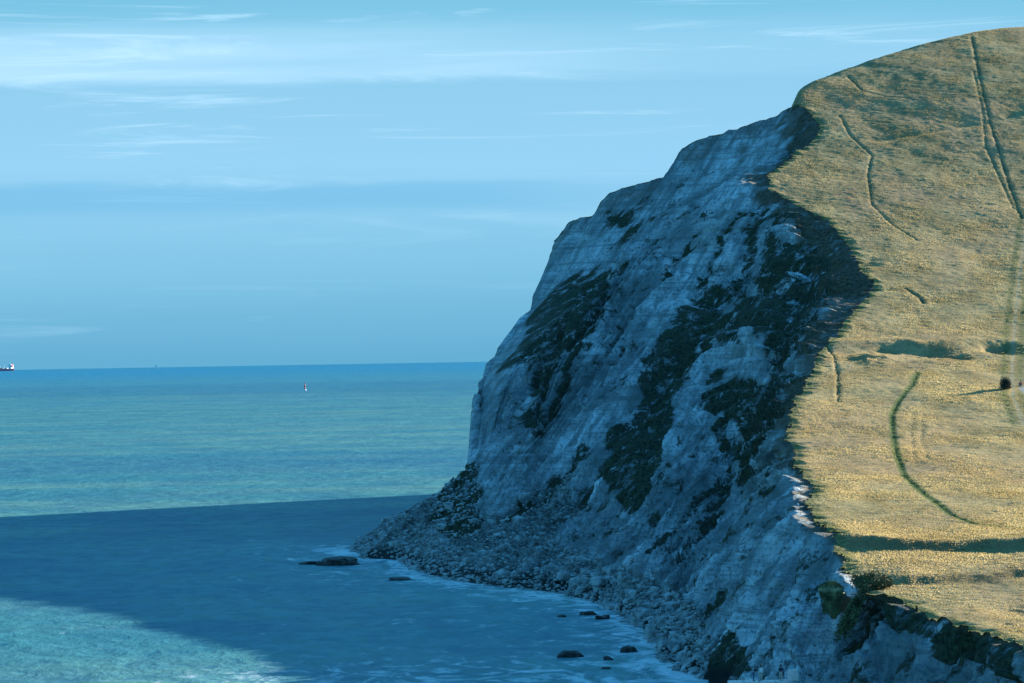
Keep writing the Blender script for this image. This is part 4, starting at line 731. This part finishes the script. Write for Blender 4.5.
# sea wall walk at the coombe's mouth
WX, WY, WZ = WALL
root = empty('sea_wall', (WX, WY, 0))
bm = bmesh.new(); box_bm(bm, (0, 0, WZ / 2), (WLEN, 3.0, WZ - .25), bevel=.05); bm_object('wall_body', bm, M['concrete'], root)
bm = bmesh.new()
for i in range(4): box_bm(bm, (-WLEN / 2 + WLEN * (i + .5) / 4, -.1, WZ - .07), (WLEN / 4 - .04, 3.4, .28), bevel=.04)
bm_object('coping', bm, M['concrete'], root)
tag(root, 'pale pinkish concrete sea wall with a flat walkway at the bottom edge, people standing on it', 'sea wall')
bm = bmesh.new(); loft_bm(bm, [[(-.65 * k, -.5 * k, z_), (.6 * k, -.55 * k, z_), (.65 * k, .5 * k, z_), (-.6 * k, .5 * k, z_)] for k, z_ in ((1, 0), (1.02, .5), (.94, 1.05), (.8, 1.25))])
bmesh.ops.bevel(bm, geom=list(bm.edges), offset=.05, segments=2, affect='EDGES')
ob = bm_object('concrete_block', bm, M['concrete']); ob.location = (WX + WLEN / 2 + .3, WY - .2, WZ + .07); tag(ob, 'rough sunlit pinkish concrete block at the right end of the sea wall', 'block')
zt = WZ + .075
J1 = pose(chest=(-.05, -.22, 1.26), waist=(-.02, -.1, 1.08), neckb=(-.06, -.33, 1.38), neck=(-.06, -.37, 1.43), head=(-.06, -.45, 1.53), shl=(-.22, -.22, 1.36), shr=(.14, -.24, 1.36),
          ell=(-.3, -.42, 1.18), wrl=(-.2, -.6, 1.3), elr=(.22, -.42, 1.16), wrr=(.1, -.58, 1.28))
person((WX + PPL[0], WY, zt), R(80), J1, 'navy', 'denim', 'stooping person in dark jacket and blue jeans, leftmost on the sea wall')
person((WX + PPL[1], WY - .1, zt), R(200), pose(head=(0, -.03, 1.66)), 'white', 'tan', 'person in white top and pale trousers standing beside the stooping one on the sea wall')
person((WX + PPL[2], WY, zt), R(150), pose(ell=(-.3, -.06, 1.16), wrl=(-.12, -.2, 1.1), elr=(.3, -.06, 1.16), wrr=(.12, -.22, 1.12)), 'navy', 'tan',
       'person in a dark top and pale trousers standing alone next to the concrete block')
p = SPOTS['sitter']
SIT = dict(pelvis=(0, 0, .16), waist=(0, -.02, .32), chest=(0, -.06, .54), neckb=(0, -.08, .68), neck=(0, -.1, .74), head=(0, -.12, .87), shl=(-.19, -.06, .63), shr=(.19, -.06, .63),
           ell=(-.27, -.22, .42), wrl=(-.16, -.42, .48), elr=(.27, -.22, .42), wrr=(.16, -.42, .48), hipl=(-.1, -.02, .14), knl=(-.14, -.38, .46), anl=(-.13, -.62, .09), hipr=(.1, -.02, .14), knr=(.14, -.38, .46), anr=(.13, -.62, .09))
person((p[0], p[1], ground_z(p[0], p[1]) + .02), R(-20), SIT, 'red', 'grey', 'person in red jacket sitting by the stony patch at the right edge', h=1.25)

# ------------------------------------------------------------------ ship on the horizon
def hull_bm(Lh, Bm, Dp, n=24):
    bm = bmesh.new(); rings = []
    for i in range(n + 1):
        t = i / n; x_ = -Lh / 2 + Lh * t
        wd = Bm / 2 * min(1, (t / .10) ** .5 if t < .10 else 1) * (min(1, ((1 - t) / .18) ** .6) if t > .82 else 1)
        wd = max(wd, .3); sh = Dp * (1 + .12 * max(0, (t - .85) / .15) + .05 * max(0, (.1 - t) / .1)); rk = 4 * max(0, (t - .9) / .1)
        rings.append([(x_, -wd * .7, -1), (x_ + rk * .3, -wd, 2), (x_ + rk, -wd, sh), (x_ + rk, wd, sh), (x_ + rk * .3, wd, 2), (x_, wd * .7, -1)])
    loft_bm(bm, rings); bmesh.ops.recalc_face_normals(bm, faces=bm.faces); return bm
SHX, SHY = SHIP
ship = empty('cargo_ship', (SHX + 3, SHY, 0), math.pi - .5)      # bow to the left
bm_object('hull', hull_bm(170, 26, 11), M['hull'], ship)
bm = bmesh.new(); box_bm(bm, (0, 0, 11.1), (150, 24, .5)); bm_object('deck', bm, M['deck'], ship)
def block(nm, c, s, mt, par, bev=.3):
    bm_ = bmesh.new(); box_bm(bm_, c, s, bevel=bev); return bm_object(nm, bm_, M[mt], par)
ss = block('superstructure', (-66, 0, 20), (15, 22, 18), 'shipwhite', ship)
block('bridge', (-64, 0, 31), (11, 28, 4.5), 'shipwhite', ss); block('window_band', (-58.3, 0, 31.5), (.4, 26, 1.4), 'glass', ss, 0)
fn = block('funnel', (-75, 0, 26), (6, 6, 15), 'hull', ship); block('funnel_top', (-75, 0, 34.6), (6.2, 6.2, 2), 'black', fn, .1)
for i in range(4):
    hx = -38 + i * 27; block('hatch_cover', (hx, 0, 13), (19, 18, 3.2), 'deck' if i % 2 else 'shipwhite', ship)
for i in range(3):
    bm = bmesh.new(); tube_bm(bm, (-25 + 27 * i, 0, 11), (-25 + 27 * i, 0, 27), 1.1, .8); tube_bm(bm, (-25 + 27 * i, 0, 22), (-10 + 27 * i, 0, 27), .6, .4)
    bm_object('deck_crane', bm, M['shipwhite'], ship)
bm = bmesh.new(); tube_bm(bm, (76, 0, 12), (76, 0, 26), .6, .3); bm_object('foremast', bm, M['shipwhite'], ship)
bm = bmesh.new(); tube_bm(bm, (-64, 0, 33), (-64, 0, 43), .5, .3); bm_object('mast', bm, M['shipwhite'], ship)
tag(ship, 'red-hulled cargo ship with white superstructure on the horizon at the left edge', 'ship')

# sailing boat far out
bx_, by_ = SAIL
boat = empty('sailing_boat', (bx_, by_, 0), .4)
bm_object('hull', hull_bm(20, 5, 2.4, 12), M['shipwhite'], boat)
def sail(nm, pts, th_=.08):
    vs_ = [(x_, -th_, z_) for x_, z_ in pts] + [(x_, th_, z_) for x_, z_ in pts]; k = len(pts)
    fs_ = [tuple(range(k))[::-1], tuple(range(k, 2 * k))] + [(i, (i + 1) % k, k + (i + 1) % k, k + i) for i in range(k)]
    poly_object(nm, vs_, fs_, M['shipwhite'], boat)
sail('mainsail', [(-8, 4), (.6, 4), (.9, 24), (-1.5, 17), (-5, 10)]); sail('jib', [(1.4, 3.5), (9, 2.8), (1.2, 21)])
bm = bmesh.new(); tube_bm(bm, (1, 0, 1), (1, 0, 25), .18, .1); bm_object('mast', bm, M['shipwhite'], boat)
tag(boat, 'tiny white sailing boat far out on the horizon', 'sailing boat')

# channel buoy
p = SPOTS['buoy']; by = empty('buoy', (p[0], p[1], 0))
def ringz(r_, z_, n=16): return [(r_ * math.cos(6.28318 * i / n), r_ * math.sin(6.28318 * i / n), z_) for i in range(n)]
bm = bmesh.new(); loft_bm(bm, [ringz(1.0, -1), ringz(1.7, 0), ringz(1.8, 1.0), ringz(1.2, 1.7), ringz(1.0, 1.8)]); bm_object('float', bm, M['shipwhite'], by, True)
bm = bmesh.new(); loft_bm(bm, [ringz(.9, 1.8), ringz(.75, 4.6)]); bm_object('tower', bm, M['buoyred'], by, True)
bm = bmesh.new(); loft_bm(bm, [ringz(.8, 4.6), ringz(.7, 8.2), ringz(.4, 8.5)]); bm_object('upper_tower', bm, M['buoyred'], by, True)
bm = bmesh.new(); loft_bm(bm, [ringz(.2, 8.5), ringz(.2, 9.1)]); box_bm(bm, (0, 0, 9.8), (.9, .9, 1.2), bevel=.1); bm_object('top_mark', bm, M['buoyred'], by)
tag(by, 'red and white channel buoy standing upright in the open sea', 'buoy')
PIN = PINP
pinnacle()

# ------------------------------------------------------------------ light
SUN_AZ, SUN_EL = SUNDIR            # azimuth from +Y towards +X
dirv = Vector((math.sin(SUN_AZ) * math.cos(SUN_EL), math.cos(SUN_AZ) * math.cos(SUN_EL), math.sin(SUN_EL)))
ld = bpy.data.lights.new('sun', 'SUN'); ld.energy = 5.0; ld.angle = R(.53); ld.color = (1.0, .92, .79)
lo = link(bpy.data.objects.new('sun', ld)); lo.rotation_euler = (-dirv).to_track_quat('-Z', 'Y').to_euler(); lo.location = (300, 300, 400)

wd_ = bpy.data.worlds.new('World'); scene.world = wd_; wd_.use_nodes = True
nt = wd_.node_tree; nt.nodes.clear()
def nn(t, **k):
    x_ = nt.nodes.new(t)
    for a, b_ in k.items(): setattr(x_, a, b_)
    return x_
def wput(v, inp):
    if isinstance(v, bpy.types.NodeSocket): nt.links.new(v, inp)
    elif isinstance(v, tuple) and inp.type == 'RGBA': inp.default_value = (*v, 1)
    else: inp.default_value = v
def wm(op, a, b_=0.0):
    x_ = nn('ShaderNodeMath', operation=op); wput(a, x_.inputs[0]); wput(b_, x_.inputs[1]); return x_.outputs[0]
def wr(v, a, b_, lo_=0., hi_=1.):
    x_ = nn('ShaderNodeMapRange', interpolation_type='SMOOTHSTEP'); wput(v, x_.inputs[0])
    for i, q in enumerate((a, b_, lo_, hi_)): x_.inputs[i + 1].default_value = q
    return x_.outputs[0]
def wmix(f_, a, b_, bt='MIX'):
    x_ = nn('ShaderNodeMix', data_type='RGBA', blend_type=bt); wput(f_, x_.inputs[0]); wput(a, x_.inputs[6]); wput(b_, x_.inputs[7]); return x_.outputs[2]
def wnoise(vec, sc, det=5, ro=.55, di=0.0, off=0.0):
    mp = nn('ShaderNodeMapping'); mp.inputs['Scale'].default_value = sc; mp.inputs['Location'].default_value = (off, off * .7, 0)
    nt.links.new(vec, mp.inputs[0]); x_ = nn('ShaderNodeTexNoise'); nt.links.new(mp.outputs[0], x_.inputs['Vector'])
    x_.inputs['Scale'].default_value = 1; x_.inputs['Detail'].default_value = det; x_.inputs['Roughness'].default_value = ro; x_.inputs['Distortion'].default_value = di
    return x_.outputs['Fac']
tc = nn('ShaderNodeTexCoord'); vec = tc.outputs['Generated']
sp = nn('ShaderNodeSeparateXYZ'); nt.links.new(vec, sp.inputs[0])
zc = wm('MAXIMUM', sp.outputs[2], .004)
cb = nn('ShaderNodeCombineXYZ'); nt.links.new(sp.outputs[0], cb.inputs[0]); nt.links.new(sp.outputs[1], cb.inputs[1]); nt.links.new(zc, cb.inputs[2])
sky = nn('ShaderNodeTexSky', sky_type='NISHITA'); sky.sun_disc = False; sky.sun_elevation = SUN_EL; sky.sun_rotation = SUN_AZ
sky.altitude = 40; sky.air_density = 1.0; sky.dust_density = .6; sky.ozone_density = 3.0
nt.links.new(cb.outputs[0], sky.inputs[0])
z = sp.outputs[2]; xa = sp.outputs[0]
v1 = wnoise(vec, (3.5, 3.5, 42), 6, .6, .8)
v2 = wnoise(vec, (9, 9, 150), 7, .65, 1.2, 3.1)
v3 = wnoise(vec, (2.0, 2.0, 20), 5, .55, .6, 7.7)
zw = wm('ADD', z, wm('ADD', wm('MULTIPLY', wm('SUBTRACT', v3, .5), .016), wm('MULTIPLY', wm('SUBTRACT', v1, .5), .006)))
# layered thin stratus: colour by height above the sea horizon
rp = nn('ShaderNodeValToRGB'); wput(wm('MULTIPLY', zw, 10.0), rp.inputs[0]); el = rp.color_ramp.elements
stops = [(0.0, (.62, 2.08, 3.2)), (.22, (1.1, 2.75, 3.9)), (.46, (1.5, 3.2, 4.5)), (.60, (1.4, 3.05, 4.3)), (.74, (1.25, 2.95, 4.15)), (.86, (.75, 2.55, 3.6)), (1.0, (.6, 2.3, 3.4))]
while len(el) < len(stops): el.new(.5)
for e_, (p_, c_) in zip(el, stops): e_.position = p_; e_.color = (*[q / 5 for q in c_], 1)
lay = wmix(1.0, rp.outputs[0], (4.6, 4.5, 4.5), 'MULTIPLY')
base = wmix(1.0, sky.outputs[0], TINT, 'MULTIPLY')
base = wmix(wr(z, .09, .28, 1.0, .0), base, lay)
# bright streak bank high on the left, feathered wisps elsewhere
bank = wm('MULTIPLY', wr(wm('ADD', z, wm('MULTIPLY', wm('SUBTRACT', v2, .5), .010)), .0625, .0665), wr(zw, .079, .071))
st_ = wm('MULTIPLY', wm('MULTIPLY', wr(v1, .30, .56, .35, 1), bank), wr(xa, .05, -.03, .25, 1))
c = wmix(wm('MULTIPLY', st_, .5), base, CLOUDC)
c = wmix(wm('MULTIPLY', wr(v2, .54, .74), wr(z, .030, .06, .12, .7)), c, CLOUDC)
# low slate-blue bank
zz = wm('ADD', z, wm('MULTIPLY', wm('SUBTRACT', v3, .5), .010))
lb = wm('MULTIPLY', wr(zz, .0315, .0360), wr(wm('ADD', zz, wm('MULTIPLY', wm('SUBTRACT', v2, .5), .007)), .0415, .0385))
c = wmix(wm('MULTIPLY', wm('MULTIPLY', lb, .42), wr(xa, .04, -.02, .25, 1)), c, (.62, 2.1, 3.5))
SKYCOL = c

bg = nn('ShaderNodeBackground'); wput(SKYCOL, bg.inputs[0]); bg.inputs[1].default_value = SKYSTR
wo = nn('ShaderNodeOutputWorld'); nt.links.new(bg.outputs[0], wo.inputs[0])

# ------------------------------------------------------------------ camera and film
cd = bpy.data.cameras.new('camera'); cam = link(bpy.data.objects.new('camera', cd))
cd.sensor_width = 36; cd.lens = 36 * F / 1024; cd.clip_start = 1; cd.clip_end = 60000
Mx = Matrix(((RT[0], UPV[0], -FWD[0]), (RT[1], UPV[1], -FWD[1]), (RT[2], UPV[2], -FWD[2])))
cam.matrix_world = Matrix.Translation((0, 0, H)) @ Mx.to_4x4()
scene.camera = cam
scene.render.engine = 'CYCLES'
vs_ = scene.view_settings; vs_.view_transform = 'Standard'; vs_.look = 'None'; vs_.exposure = EXPO; vs_.gamma = 1.0
